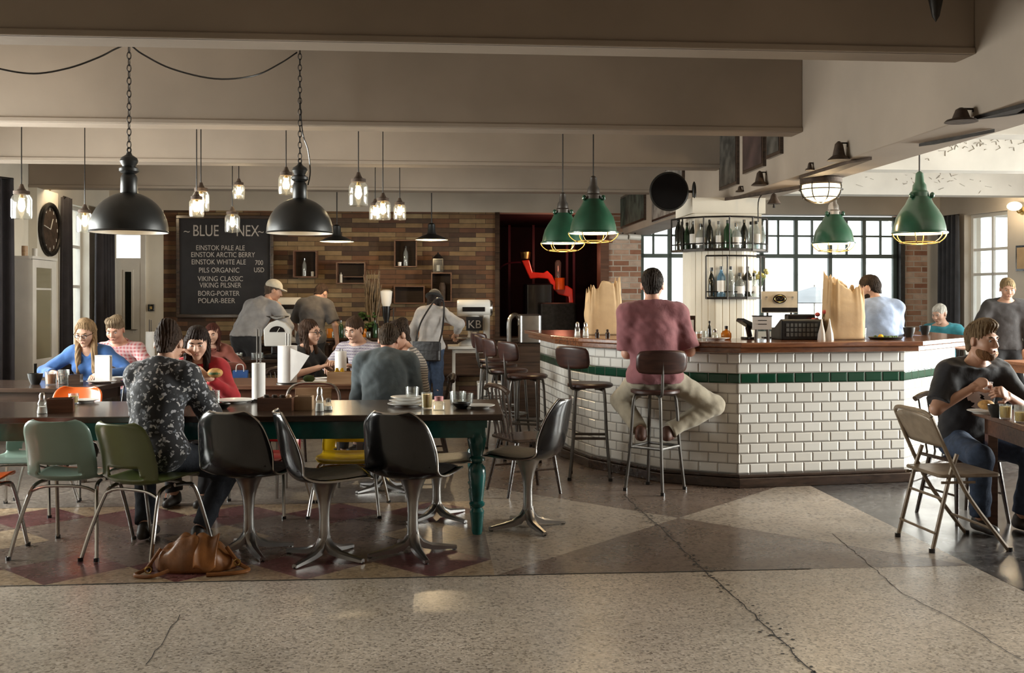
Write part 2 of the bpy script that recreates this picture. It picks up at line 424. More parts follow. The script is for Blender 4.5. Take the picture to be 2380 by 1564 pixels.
M['orange'] = pm('orange_plastic', (.66,.115,.012), .28, 0, 5, .1, coat=.3)
M['red_pl'] = pm('red_plastic', (.38,.012,.010), .28, 0, 5, .1, coat=.3)
M['teal_pl'] = pm('sage_plastic', (.185,.27,.225), .35, 0, 5, .08, coat=.2)
M['olive'] = pm('olive_plastic', (.085,.105,.03), .3, 0, 5, .1, coat=.3)
M['tan_metal'] = pm('tan_painted_metal', (.27,.21,.15), .4, .2, 14, .22, .05, 40)
M['leather'] = pm('tan_leather', (.27,.105,.03), .38, 0, 9, .4, .6, 14)
M['black_leather'] = pm('black_leather', (.014,.012,.013), .4, 0, 9, .3, .4, 20)
M['red_gloss'] = pm('red_gloss', (.70,.03,.012), .25, 0, 5, .15, coat=.4)
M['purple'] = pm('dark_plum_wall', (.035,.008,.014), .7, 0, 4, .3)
M['plum'] = pm('plum_frame', (.12,.018,.04), .5, 0, 4, .2)
M['leaf'] = pm('leaf_green', (.05,.10,.02), .6, 0, 30, .4)
M['dry'] = pm('dried_stalks', (.20,.145,.09), .85, 0, 20, .4, .3, 40)
M['pink'] = pm('pink_petals', (.62,.28,.28), .7, 0, 30, .25)
M['blue_box'] = pm('blue_box', (.04,.12,.38), .5, 0, 5, .2)
M['food'] = pm('bread_crust', (.48,.26,.08), .7, 0, 40, .35, .4, 40)
M['bulb'] = emit('lit_bulb', (1.0,.78,.48), 6.0)
M['lit_white'] = emit('lit_enamel', (1.0,.84,.58), 1.6)
M['cagebulb'] = emit('lit_globe', (1.0,.80,.46), 3.0)
M['sconce'] = emit('lit_opal', (1.0,.86,.62), 1.5)
# ================================================================ THE SETTING
ZB, ZG, ZC = 2.76, 2.43, 3.35        # beam soffit, girder soffit, ceiling
GA0, GA1 = 2.894, 3.308              # girder across the room
LA, BB = -4.73, 15.26                # left wall, back wall
RWA = math.atan2(RWD.y, RWD.x)

# floor with inlaid terrazzo
mb = MB(); mb.m = 0
mb.add([(-5.1,-3.4,0),(11,-3.4,0),(11,19,0),(-5.1,19,0)], [(0,1,2,3)])
def poly(m, pts, z):
    mb.m = m; mb.add([(p[0],p[1],z) for p in pts], [tuple(range(len(pts)))])
A0, A1, B0, B1 = .326, 2.926, 5.291, 7.891
cx, cy = (A0+A1)/2, (B0+B1)/2
poly(1, [(A0,B0),(cx,cy),(A0,B1)], .0006); poly(1, [(A1,B0),(A1,B1),(cx,cy)], .0006)
poly(2, [(A0,B0),(A1,B0),(cx,cy)], .0006); poly(2, [(A1,B1),(A0,B1),(cx,cy)], .0006)
poly(2, [(A0,B1),(A1,B1),(A1,10.4),(A0,10.4)], .0006)
poly(5, [(A1,4.55),(11,4.55),(11,19),(A1,19)], .0006)
poly(6, [(-5.1,B0+1.962),(A0,B0+1.962),(A0,19),(-5.1,19)], .0006)
poly(6, [(A0,10.4),(A1,10.4),(A1,19),(A0,19)], .0006)
poly(2, [(-5.1,B0),(A0,B0),(A0,B0+1.962),(-5.1,B0+1.962)], .0006)
hd = .327
for k in range(7):
    mat_k = [4,3,2,4,2,3,4][k]
    if mat_k == 2: continue
    y = B0+hd*k
    for j in range(-1, 10):
        x = A0-hd*(2*j+(1 if k%2 else 0))
        P = [(x-hd,y),(x,max(B0,y-hd)),(x+hd,y),(x,min(B0+6*hd,y+hd))]
        P = [(min(A0,p[0]),p[1]) for p in P]
        if k == 0: P = [P[0],P[2],P[3]]
        if k == 6: P = [P[0],P[1],P[2]]
        if x-hd < A0-.01 and not (k == 3 and j % 2): poly(mat_k, P, .0011)
rnd = random.Random(4)
mb.m = 7
def strip(pts, wd):
    for (x0,y0),(x1,y1) in zip(pts, pts[1:]):
        d = Vector((x1-x0, y1-y0)); n = Vector((-d.y, d.x)).normalized(); h = rnd.uniform(.5,1.4)*wd
        mb.add([(x0-n.x*h,y0-n.y*h,.0018),(x1-n.x*h,y1-n.y*h,.0018),(x1+n.x*wd,y1+n.y*wd,.0018),(x0+n.x*wd,y0+n.y*wd,.0018)], [(0,1,2,3)])
def room(v): return (v.x*CT+v.y*ST, -v.x*ST+v.y*CT)
strip([(A1-.9-i*.2, B0+rnd.uniform(-.004,.004)) for i in range(36)], .006)
strip([(LA+i*.4, B0+1.962) for i in range(13)], .004)
def crack(px, wd, pit):
    P = [room(fl(*p)) for p in px]; pts = []
    for (x0,y0),(x1,y1) in zip(P, P[1:]):
        n = max(2, int(math.hypot(x1-x0, y1-y0)/.07))
        for i in range(n): pts.append((x0+(x1-x0)*i/n+rnd.uniform(-.008,.008), y0+(y1-y0)*i/n+rnd.uniform(-.008,.008)))
    strip(pts, wd)
    for x, y in pts:
        for q in range(pit):
            cx_, cy_, r_ = x+rnd.gauss(0,.022), y+rnd.gauss(0,.022), rnd.uniform(.003,.012)
            k = rnd.randint(5,7); mb.add([(cx_+r_*rnd.uniform(.5,1.2)*math.cos(2*math.pi*i/k), cy_+r_*rnd.uniform(.5,1.2)*math.sin(2*math.pi*i/k), .0022) for i in range(k)], [tuple(range(k))])
crack([(1448,1150),(1535,1225),(1640,1330),(1765,1440),(1930,1600)], .003, 4)
crack([(1935,1240),(2100,1380),(2240,1450),(2400,1550)], .002, 0)
crack([(420,1430),(350,1530),(330,1564)], .0018, 0)
floor = struct(mb.build('floor', [M['terr'],M['cream_t'],M['brown_t'],M['burg_t'],M['tan_t'],M['dark_t'],M['grey_t'],M['joint']], smooth=False, rz=TH), 'speckled terrazzo floor with inlaid diamonds and triangles')

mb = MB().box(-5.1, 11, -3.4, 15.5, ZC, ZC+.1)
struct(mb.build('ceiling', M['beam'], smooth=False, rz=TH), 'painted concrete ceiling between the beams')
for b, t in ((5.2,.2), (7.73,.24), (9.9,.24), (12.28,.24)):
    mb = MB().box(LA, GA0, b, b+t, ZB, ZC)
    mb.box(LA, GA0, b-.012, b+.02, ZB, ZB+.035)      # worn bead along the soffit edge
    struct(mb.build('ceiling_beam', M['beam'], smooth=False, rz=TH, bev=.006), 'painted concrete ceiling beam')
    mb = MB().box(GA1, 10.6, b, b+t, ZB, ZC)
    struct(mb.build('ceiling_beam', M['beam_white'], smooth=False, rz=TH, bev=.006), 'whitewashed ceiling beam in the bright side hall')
# clumps of a worn painted drawing on the hall beams
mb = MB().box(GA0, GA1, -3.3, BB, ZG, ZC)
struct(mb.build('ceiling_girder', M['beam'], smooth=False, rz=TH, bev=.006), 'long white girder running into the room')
mb = MB().box(LA-.3, 11, BB, BB+.3, ZB, ZC)
struct(mb.build('wall_header', M['plaster'], smooth=False, rz=TH), 'plain band of wall above the brick')

def wall_open(mb, u0, u1, z0, z1, t0, t1, ops, ax):
    def bx(a, b, c, d):
        if b-a < 1e-4 or d-c < 1e-4: return
        if ax == 'u': mb.box(a, b, t0, t1, c, d)
        else: mb.box(t0, t1, a, b, c, d)
    u = u0
    for a, b, c, d in sorted(ops):
        bx(u, a, z0, z1); bx(a, b, z0, c); bx(a, b, d, z1); u = b
    bx(u, u1, z0, z1)
WL = (13.45, 14.40, .55, 2.70)
mb = MB(); wall_open(mb, -3.4, BB+.3, 0, ZC, LA-.3, LA, [(6.2,8.2,.75,2.65),(8.6,10.4,.75,2.65), WL], 'v')  # first two openings are unseen, added to let light in
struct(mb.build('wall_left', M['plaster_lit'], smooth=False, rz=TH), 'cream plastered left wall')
mb = MB(); wall_open(mb, -5.1, 11, 0, ZC, -3.4, -3.2, [], 'u')
struct(mb.build('wall_front', M['wood_brown'], smooth=False, rz=TH), 'street wall behind the viewer')  # unseen wall kept dark and windowless so the near beam stays dim
RO = [(.55,1.43,.62,2.72),(4.2,6.6,.7,2.75),(7.6,10.2,.7,2.75)]  # openings after the first are unseen, added for light
mb = MB(); wall_open(mb, -.1, 19.5, 0, ZC, 0, .3, RO, 'u')
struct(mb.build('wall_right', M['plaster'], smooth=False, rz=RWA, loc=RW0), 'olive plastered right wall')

# back wall, piece by piece
e = [pa(x, BB) for x in (380, 1158, 1404, 1490, 2093, 2155, 2185)]
def wseg(name, a0, a1, m, lab, z0=0, z1=ZB):
    return struct(MB().box(a0, a1, BB, BB+.3, z0, z1).build(name, m, smooth=False, rz=TH), lab)
wseg('wall_back', LA-.3, e[0], M['plaster_lit'], 'cream plaster beside the brick wall')
wseg('wall_brick', e[0], e[1], M['brick_wall'], 'wall of stacked brown strip brick')
wseg('wall_pier', e[2], e[3], M['brick'], 'narrow brick pier beside the dark doorway')
wseg('wall_parapet', e[3], e[4], M['plaster_lit'], 'low wall under the green framed windows', 0, .95)
wseg('wall_column', e[4], e[5], M['brick'], 'pale brick pier right of the green framed windows')
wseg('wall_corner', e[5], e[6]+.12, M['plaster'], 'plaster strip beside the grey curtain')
mb = MB().box(e[1]-.05, e[1]+.02, BB-.03, BB+.3, 0, ZB); struct(mb.build('trim_1', M['wood_dark'], smooth=False, rz=TH), 'dark edge of the doorway')
mb = MB().box(e[2]-.06, e[2]+.07, BB-.03, BB+.3, 0, ZB); struct(mb.build('trim_2', M['wood_brown'], smooth=False, rz=TH), 'brown timber jamb of the doorway')
mb = MB().box(e[4]-.02, e[4]+.05, BB-.05, BB+.1, 0, ZB); struct(mb.build('trim_3', M['iron'], smooth=False, rz=TH), 'dark strip on the edge of the brick pier')
# dark room behind the doorway
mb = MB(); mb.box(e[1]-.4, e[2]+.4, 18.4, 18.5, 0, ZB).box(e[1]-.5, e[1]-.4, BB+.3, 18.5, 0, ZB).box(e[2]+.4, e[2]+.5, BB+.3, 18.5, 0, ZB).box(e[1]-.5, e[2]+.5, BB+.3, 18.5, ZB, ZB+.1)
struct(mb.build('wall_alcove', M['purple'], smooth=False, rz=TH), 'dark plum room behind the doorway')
mb = MB()
for px in (1184, 1240, 1318, 1334):
    a = pa(px, 17.0); mb.box(a-.02, a+.02, 17.0, 17.04, 0, 2.7)
a0, a1 = pa(1162, 17.0), pa(1240, 17.0)
mb.tube([((a0+a1)/2+(a1-a0)/2*math.cos(t), 17.0, 1.95+.12*math.sin(t)) for t in [math.pi*i/10 for i in range(11)]], .015)
struct(mb.build('trim_4', M['plum'], smooth=False, rz=TH), 'plum coloured bars in the dark room')

# ---- windows
def window(name, rects, bars, depth, gl, m, lab, rz, loc=(0,0,0)):
    """rects/bars: boxes (u0,u1,z0,z1) of the frame standing at depth (y0,y1)"""
    mb = MB()
    for u0, u1, z0, z1 in rects: mb.box(u0, u1, depth[0], depth[1], z0, z1)
    for u0, u1, z0, z1 in bars: mb.box(u0, u1, depth[0]+.01, depth[1]-.01, z0, z1)
    o = struct(mb.build(name, m, smooth=False, rz=rz, loc=loc), lab)
    u0, u1, z0, z1 = gl; d = (depth[0]+depth[1])/2
    g = MB().box(u0, u1, d-.003, d+.003, z0, z1).build('glass_pane', M['glass'], o, smooth=False)
    return o
def frame(u0, u1, z0, z1, t): return [(u0,u0+t,z0,z1),(u1-t,u1,z0,z1),(u0+t,u1-t,z0,z0+t),(u0+t,u1-t,z1-t,z1)]
# left window: local x runs along b
b0, b1, z0, z1 = WL
mid = (b0+b1)/2
o = window('window_1', frame(-(b1-b0)/2, (b1-b0)/2, z0, z1, .05), [(-.02,.02,z0+.05,z1-.05),(-.45,.45,2.14,2.18),(-.45,.45,1.60,1.64)], (-.03,.03),
           (-(b1-b0)/2+.04, (b1-b0)/2-.04, z0+.04, z1-.04), M['white_paint'], 'tall bright window in the left wall', TH+R(90), rm(LA-.14, mid))
# green framed band behind the bar
W0, W1, WT, WBm = e[3]+.0, e[4]-.02, 2.735, .95
mull = [pa(x, BB) for x in (1560, 1630, 1700, 1775, 1855, 1935, 2014)]
small = [pa(x, BB) for x in (1522, 1597, 1665, 1738, 1814, 1893, 1974, 2053)]
zt = Z_(595, 15.7); zu = Z_(548, 15.7)
rects = frame(W0, W1, WBm, WT, .06)+[(x-.028,x+.028,WBm,WT) for x in mull]+[(W0,W1,zt-.03,zt+.03)]
bars = [(x-.014,x+.014,zt,WT) for x in small]+[(W0,W1,zu-.014,zu+.014)]
window('window_2', rects, bars, (BB+.08,BB+.14), (W0+.03,W1-.03,WBm+.03,WT-.03), M['green_frame'], 'grey green framed window band behind the bar', TH)
for i, (t0, t1, z0, z1) in enumerate(RO):
    n = 1 if i == 0 else 3
    bars = [(t0+(t1-t0)*k/(n+1)-.018, t0+(t1-t0)*k/(n+1)+.018, z0+.05, z1-.05) for k in range(1, n+1)]
    bars += [(t0+.05,t1-.05,2.17,2.21),(t0+.05,t1-.05,1.80,1.84)]
    window('window_%d' % (3+i), frame(t0,t1,z0,z1,.05), bars, (.12,.18), (t0+.04,t1-.04,z0+.04,z1-.04), M['white_paint'], 'tall white framed window in the right wall', RWA, RW0)
for i, (b0, b1) in enumerate(((6.2,8.2),(8.6,10.4))):
    h = (b1-b0)/2
    window('window_%d' % (7+i), frame(-h,h,.75,2.65,.05), [(-.02,.02,.8,2.6),(-h+.05,h-.05,2.0,2.04)], (-.03,.03), (-h+.04,h-.04,.79,2.61), M['white_paint'], 'unseen side window added for daylight', TH+R(90), rm(LA-.14,(b0+b1)/2))
# ---- door on the back wall, left
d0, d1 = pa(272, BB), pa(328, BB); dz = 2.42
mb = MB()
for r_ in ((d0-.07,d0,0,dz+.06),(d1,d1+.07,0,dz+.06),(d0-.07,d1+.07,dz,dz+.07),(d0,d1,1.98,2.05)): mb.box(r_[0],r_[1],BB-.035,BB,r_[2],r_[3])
door = struct(mb.build('door_1', M['white_paint'], smooth=False, rz=TH), 'white framed door with a glass pane above, self-glowing for daylight')
MB().box(d0,d1,BB-.02,BB-.001,2.05,dz).build('transom_pane', emit('transom_daylight_glow', (.95,.98,1.), 1.1), door, smooth=False)  # pane emits by itself, standing in for daylight through glass
mb = MB().box(d0,d1,BB-.03,BB-.001,0,1.98)
mb.box(d0+.10,d1-.10,BB-.04,BB-.028,.95,1.88)
lf = mb.build('door_leaf', M['white_paint'], door, smooth=False)
MB().box(d0+.13,d1-.13,BB-.045,BB-.039,1.0,1.85).build('door_glass', M['bot_dark'], lf, smooth=False)
MB().tube([(d1-.05,BB-.03,1.0),(d1-.05,BB-.08,1.0),(d1-.14,BB-.08,1.0)], .009).build('door_handle', M['chrome'], door)
a = pa(352, BB); z = Z_(715, 15.0)
o = MB().rbox(-.045,.045,-.03,0,-.05,.05,.008); o = o.build('wall_switch', M['black'], loc=rm(a, BB, z), rz=TH)
tag(o, 'small dark wall switch on cream plaster beside the brick', 'switch')
MB().rbox(-.018,.018,-.036,-.03,-.02,.02,.004).build('toggle', M['brass'], o)

# pilaster with the clock, left wall
mb = MB().box(LA, LA+.10, 12.28, 12.95, 0, ZB); struct(mb.build('wall_pilaster', M['plaster_lit'], smooth=False, rz=TH), 'shallow pilaster on the left wall')

# column under the girder
mb = MB(); CA, CB_ = 2.86, 9.92
mb.box(CA-.36, CA+.36, CB_-.34, CB_+.34, 2.28, ZG+.0)
mb.box(CA-.33, CA+.33, CB_-.31, CB_+.31, 2.0, 2.28)
for i in range(40):            # bead board, octagonal
    pass
def octo(r, n=8): return [(CA+r*math.cos(R(22.5+45*i)), CB_+r*math.sin(R(22.5+45*i))) for i in range(n)]
P8 = octo(.36); bead = []
for (x0,y0),(x1,y1) in zip(P8, P8[1:]+P8[:1]):
    d = Vector((x1-x0, y1-y0)); n_ = Vector((d.y, -d.x)).normalized()
    for k in range(4):
        for f_, off in ((k/4,0),(k/4+.03,.006),(k/4+.22,.006),((k+1)/4-.001,0)): bead.append((x0+d.x*f_+n_.x*off, y0+d.y*f_+n_.y*off))
mb.prism(bead, 0, 2.0)
struct(mb.build('column', M['plaster_lit'], smooth=False, rz=TH), 'white column clad in bead board inside the bar')
mb = MB().box(GA0-.62, GA0, 9.60, 10.2, ZB-.36, ZB+.0)
# outside: pale building across the yard, ground, one parasol
mb = MB().box(-2, 24, 26, 26.4, 0, 6.5)
for k in range(6): mb.box(1+k*3.4, 2.5+k*3.4, 25.94, 26, 2.4, 4.2)
for z in (1.2, 2.1, 3.0, 4.6): mb.box(-2, 24, 25.97, 26, z, z+.03)
tag(struct(mb.build('exterior_facade', pm('pale_render', (.72,.74,.74), .9, 0, 1, .08), smooth=False)), 'pale building seen through the back windows', 'building', kind='structure')
mb = MB().box(-20, 40, 15.9, 40, -.06, -.04); mb.box(10, 40, -8, 15.9, -.06, -.04); mb.box(-20, -5.6, -8, 15.9, -.06, -.04)
struct(mb.build('exterior_ground', pm('pale_paving', (.6,.6,.58), .9, 0, 1, .1), smooth=False), 'pale paving outside')
P = w(1893, 690, 20.5)
t = thing('garden_parasol', 'grey garden parasol open outside the back window', 'parasol', (P.x, 20.5, -.04))
gp = pm('grey_canvas', (.17,.18,.19), .9, 0, 4, .1)
MB().lathe([(.9,1.42),(.6,1.55),(.3,1.66),(.02,1.74),(.02,1.73),(.3,1.64),(.6,1.53),(.89,1.405)], n=8, cap=False).build('canopy', gp, t, smooth=False)
MB().cyl((0,0,0), .025, 0, 1.78).build('pole', M['chrome'], t)
MB().cyl((0,0,0), .25, 0, .07).build('base', M['black'], t)
# ================================================================ FURNITURE
# ---- bar counter
T = [(1.75,7.80),(1.22,8.03),(.72,8.72),(.52,9.3),(.30,10.8)]          # left wing, corner first
T = [(4.05,10.4),(3.93,8.97),(3.13,8.07)] + T                # right wing in front
inner = [(3.82,10.4),(3.76,9.16),(3.03,8.43),(1.95,8.42),(1.58,8.58),(1.25,9.05),(1.10,9.5),(.88,10.8)]
def offset(P, d):
    out = []
    for i, p in enumerate(P):
        p = Vector(p); a = Vector(P[i-1]) if i else None; b = Vector(P[i+1]) if i < len(P)-1 else None
        ns = []
        for q0, q1 in ((a,p),(p,b)):
            if q0 is None or q1 is None: continue
            e_ = (q1-q0).normalized(); ns.append(Vector((e_.y, -e_.x)))
        n = sum(ns, Vector((0,0)))/len(ns); k = 1/max(.5, n.length); out.append(tuple(p-n.normalized()*d*k))
    return out
def ringprism(mb, outer, inn, z0, z1):
    n = len(outer); v = []
    for P, z in ((outer,z0),(inn,z0),(outer,z1),(inn,z1)): v += [(p[0],p[1],z) for p in P]
    f = []
    for i in range(n-1):
        f += [(i,i+1,2*n+i+1,2*n+i)[::-1], (n+i,n+i+1,3*n+i+1,3*n+i), (2*n+i,2*n+i+1,3*n+i+1,3*n+i)[::-1], (i,i+1,n+i+1,n+i)]
    f += [(0,n,3*n,2*n)[::-1], (n-1,2*n-1,4*n-1,3*n-1)]
    mb.add(v, f)
sgn = -1 if (offset(T,.1)[3][1] > T[3][1]) else 1
CC = (2.1, 9.2, 0)
def loc_(P): return [(p[0]-CC[0], p[1]-CC[1]) for p in P]
bar = thing('bar_counter', 'white metro tiled bar counter with a dark green tile band', 'bar counter', CC)
mb = MB(); ringprism(mb, loc_(T), loc_(inner), .10, 1.04); mb.build('tiled_front', M['tile'], bar, smooth=False)
mb = MB(); ringprism(mb, loc_(offset(T,.07*sgn)), loc_(offset(inner,.0)), 0, .075); ringprism(mb, loc_(offset(T,.045*sgn)), loc_(inner), .075, .10)
mb.build('plinth', M['wood_dark'], bar, smooth=False, bev=.008)
top = thing('bar_worktop', 'varnished red-brown wooden bar top with stepped edge', 'bar top', CC)
mb = MB(); ringprism(mb, loc_(offset(T,.17*sgn)), loc_(offset(inner,-.03*sgn)), 1.082, 1.12); mb.build('top_board', M['wood_red'], top, smooth=False, bev=.008)
mb = MB(); ringprism(mb, loc_(offset(T,.13*sgn)), loc_(inner), 1.04, 1.082); mb.build('edge_moulding', M['wood_red'], top, smooth=False, bev=.006)

# ---- long green table
def turned_leg(mb, x, y, h, r):
    pr = [(0,0),(.45,0),(.55,.03),(.62,.12),(.72,.20),(.5,.23),(.75,.25),(.8,.27),(.6,.29),(.62,.31),(.78,.42),(.9,.52),(.82,.58),(.5,.62),(.78,.64),(.8,.66),(.55,.68),(.6,.70),(.85,.76),(.98,.82),(.9,.88),(.6,.92),(.5,.93)]
    mb.lathe([(p*r, z*h) for p, z in pr], (x,y,0), 20)
    mb.box(x-r*.98, x+r*.98, y-r*.98, y+r*.98, h*.93, h)
T1A = math.atan2(.055, 1.0)
P1 = Vector((-.05, 6.14, 0)); TW, TL = .93, 3.75
tab = thing('dining_table', 'long dark-topped dining table with green painted turned legs', 'table', P1, T1A)
MB().rbox(-TL,0,0,TW,.712,.75,.012).build('tabletop', M['wood_dark'], tab)
mb = MB()
mb.box(-TL+.12,-.13,.06,.085,.60,.712).box(-TL+.12,-.13,TW-.085,TW-.06,.60,.712).box(-.135,-.11,.06,TW-.06,.60,.712).box(-TL+.11,-TL+.135,.06,TW-.06,.60,.712)
mb.build('apron', M['teal_paint'], tab, smooth=False, bev=.004)
for x in (-.16, -TL+.16):
    for y in (.11, TW-.11):
        mb = MB(); turned_leg(mb, x, y, .712, .062); mb.build('leg', M['teal_paint'], tab)
def on1(px, Y):          # height of long table top under a photo column
    return Vector((X_(px,Y), Y, .75))

def plain_table(name, label, cx, cy, lx, ly, rz, mtop, mleg, h=.75, apron=.09, leg=.055, group=None, inset=.06):
    t = thing(name, label, 'table', (cx,cy,0), rz, group)
    MB().rbox(-lx/2,lx/2,-ly/2,ly/2,h-.035,h,.01).build('tabletop', mtop, t)
    i = inset; mb = MB()
    for a in ((-lx/2+i,lx/2-i,-ly/2+i,-ly/2+i+.022),(-lx/2+i,lx/2-i,ly/2-i-.022,ly/2-i),(-lx/2+i,-lx/2+i+.022,-ly/2+i,ly/2-i),(lx/2-i-.022,lx/2-i,-ly/2+i,ly/2-i)):
        mb.box(*a, h-.035-apron, h-.035)
    mb.build('apron', mtop, t, smooth=False)
    for sx in (-1,1):
        for sy in (-1,1):
            x, y = sx*(lx/2-i-leg/2), sy*(ly/2-i-leg/2)
            MB().box(x-leg/2,x+leg/2,y-leg/2,y+leg/2,0,h-.035).build('leg', mleg, t, smooth=False, bev=.003)
    return t
T2 = plain_table('dining_table', 'dark wooden dining table at the left with a white napkin stand on it', -4.3, 8.34, 2.0, .8, R(-2), M['wood_dark'], M['wood_dark'])
T3 = plain_table('dining_table', 'dark red-brown table behind the long one under a wide roll of paper', -1.82, 8.6, 1.3, .8, R(2), M['wood_brown'], M['wood_dark'])
T4 = plain_table('dining_table', 'dark table with deep front behind the red sleeved woman', -3.45, 11.95, 2.2, .7, R(3), M['wood_dark'], M['wood_dark'], apron=.12)
T5 = plain_table('dining_table', 'brown wooden table in front of the man in the dark printed shirt', 3.62, 5.92, 1.5, .86, R(-6), M['wood_brown'], M['wood_brown'], apron=.11, leg=.06)
T6 = plain_table('scale_table', 'small pale topped table carrying the large white shop scale', w(1097,790,12.9).x, 12.9, .62, .62, R(4), M['china'], M['white_paint'], h=.86, apron=.05, leg=.035)
T7 = plain_table('back_counter', 'long dark counter along the brick wall loaded with bottles', -1.25, 14.58, 2.95, .6, TH, M['wood_dark'], M['wood_dark'], h=.90, apron=.5, leg=.08)
T8 = plain_table('dining_table', 'pale wooden table in the bright hall behind the peach chairs', 6.15, 11.3, 1.1, .8, R(8), M['wood_peach'], M['iron'], group=None)
T9 = plain_table('scale_counter', 'dark counter under the two white kitchen scales', w(650,790,13.7).x+.12, 13.85, 1.1, .6, TH, M['wood_dark'], M['wood_dark'], h=.86, apron=.4)

# ---- chairs
def interp(tab, t):
    t *= len(tab)-1; i = min(int(t), len(tab)-2); f = t-i
    p0, p1, p2, p3 = tab[max(0,i-1)], tab[i], tab[i+1], tab[min(len(tab)-1,i+2)]
    return tuple(.5*(2*b+(c-a)*f+(2*a-5*b+4*c-d)*f*f+(3*b-a-3*c+d)*f**3) for a,b,c,d in zip(p0,p1,p2,p3))
def shell(mb, prof, curl, hole=None, nu=22, nv=44, corner=.12):
    """prof rows: y, z, half width, edge curl"""
    def fn(u, v):
        y, z, hw, cu = interp(prof, v); s = 2*u-1
        e_ = 1.0
        if v > 1-corner: q = (v-(1-corner))/corner; e_ = math.sqrt(max(0,1-(q*.8)**3.0))
        if v < corner*.7: q = (corner*.7-v)/(corner*.7); e_ = math.sqrt(max(0,1-(q*.75)**3.0))
        x = s*hw*e_
        y2, z2, _, _ = interp(prof, min(1,v+.02)); y1, z1, _, _ = interp(prof, max(0,v-.02))
        n = Vector((0, -(z2-z1), y2-y1)); n = n.normalized() if n.length > 0 else Vector((0,0,1))
        if n.z < 0 and abs(n.z) > abs(n.y): n = -n
        k = cu*abs(s)**2.6
        return Vector((x, y, z)) + Vector((0, abs(n.y), abs(n.z)))*k
    mb.grid(fn, nu, nv, hole); return fn
SCH = [(.215,.425,.17,.0),(.16,.445,.20,.012),(.06,.44,.205,.018),(-.05,.43,.20,.02),(-.14,.425,.20,.03),(-.19,.45,.20,.05),(-.215,.53,.20,.06),(-.235,.62,.195,.055),(-.255,.70,.19,.045),(-.275,.77,.17,.035)]
def school_chair(m, label, loc, rz, cap=True, group=None, cat='chair'):
    t = thing('stacking_chair', label, cat, loc, rz, group)
    mb = MB(); shell(mb, SCH, 0, lambda u, v: .565 < v < .665 and abs(2*u-1) < .62-(v-.565)*1.2)
    mb.build('seat_shell', m, t, solid=.008, ang=60)
    for sx in (-1, 1):
        for sy, pts in ((1, [(.16,.02,.405),(.175,.10,.40),(.19,.15,.37),(.215,.21,.18),(.235,.255,.0)]), (-1, [(.16,-.02,.405),(.175,-.09,.40),(.19,-.14,.36),(.225,-.21,.18),(.25,-.265,.0)])):
            lg = MB().tube([(sx*a, b, c) for a, b, c in pts], .011, 8, smooth=4).build('leg', M['chrome'], t)
            e_ = pts[-1]; MB().cyl((sx*e_[0], e_[1], 0), .015, 0, .022, 10).build('foot_cap', M['black'], lg)
    MB().tube([(-.19,.15,.37),(-.1,.15,.395),(.1,.15,.395),(.19,.15,.37)], .009, 8, smooth=3).build('crossbar', M['chrome'], t)
    MB().tube([(-.19,-.14,.36),(-.1,-.14,.39),(.1,-.14,.39),(.19,-.14,.36)], .009, 8, smooth=3).build('crossbar', M['chrome'], t)
    return t
teal = school_chair(M['teal_pl'], 'sage green plastic chair with rectangular back slot at the near left', (-2.53,5.86,0), R(-3))
olive = school_chair(M['olive'], 'olive green plastic chair under the woman in the floral blouse', (-2.05,5.73,0), R(-24))
def recol(src, m, label, loc, rz, sc=1):
    c = dup(src, loc, rz, label); c.scale = (1,1,sc)
    recolor(c, 'seat_shell', m); return c
recol(teal, M['orange'], 'bright orange plastic chair cut by the left edge beside the sage chair', (-3.05,5.66,0), R(6))
recol(teal, M['yellow'], 'yellow plastic chair facing out from under the long table', (-1.12,6.93,0), R(182), .84)
recol(teal, M['red_pl'], 'red plastic chair under the long table behind the black shells', (-1.70,6.95,0), R(172), .84)
recol(teal, M['orange'], 'orange plastic chair whose back rises above the long table far side', (-3.33,7.52,0), R(178))
recol(teal, M['teal_pl'], 'sage plastic chair on the far side under the long table', (-3.32,6.93,0), R(185), .84)
recol(teal, M['black'], 'black plastic chair of the red sleeved woman behind the long table', (-2.245,7.52,0), R(176), .88)

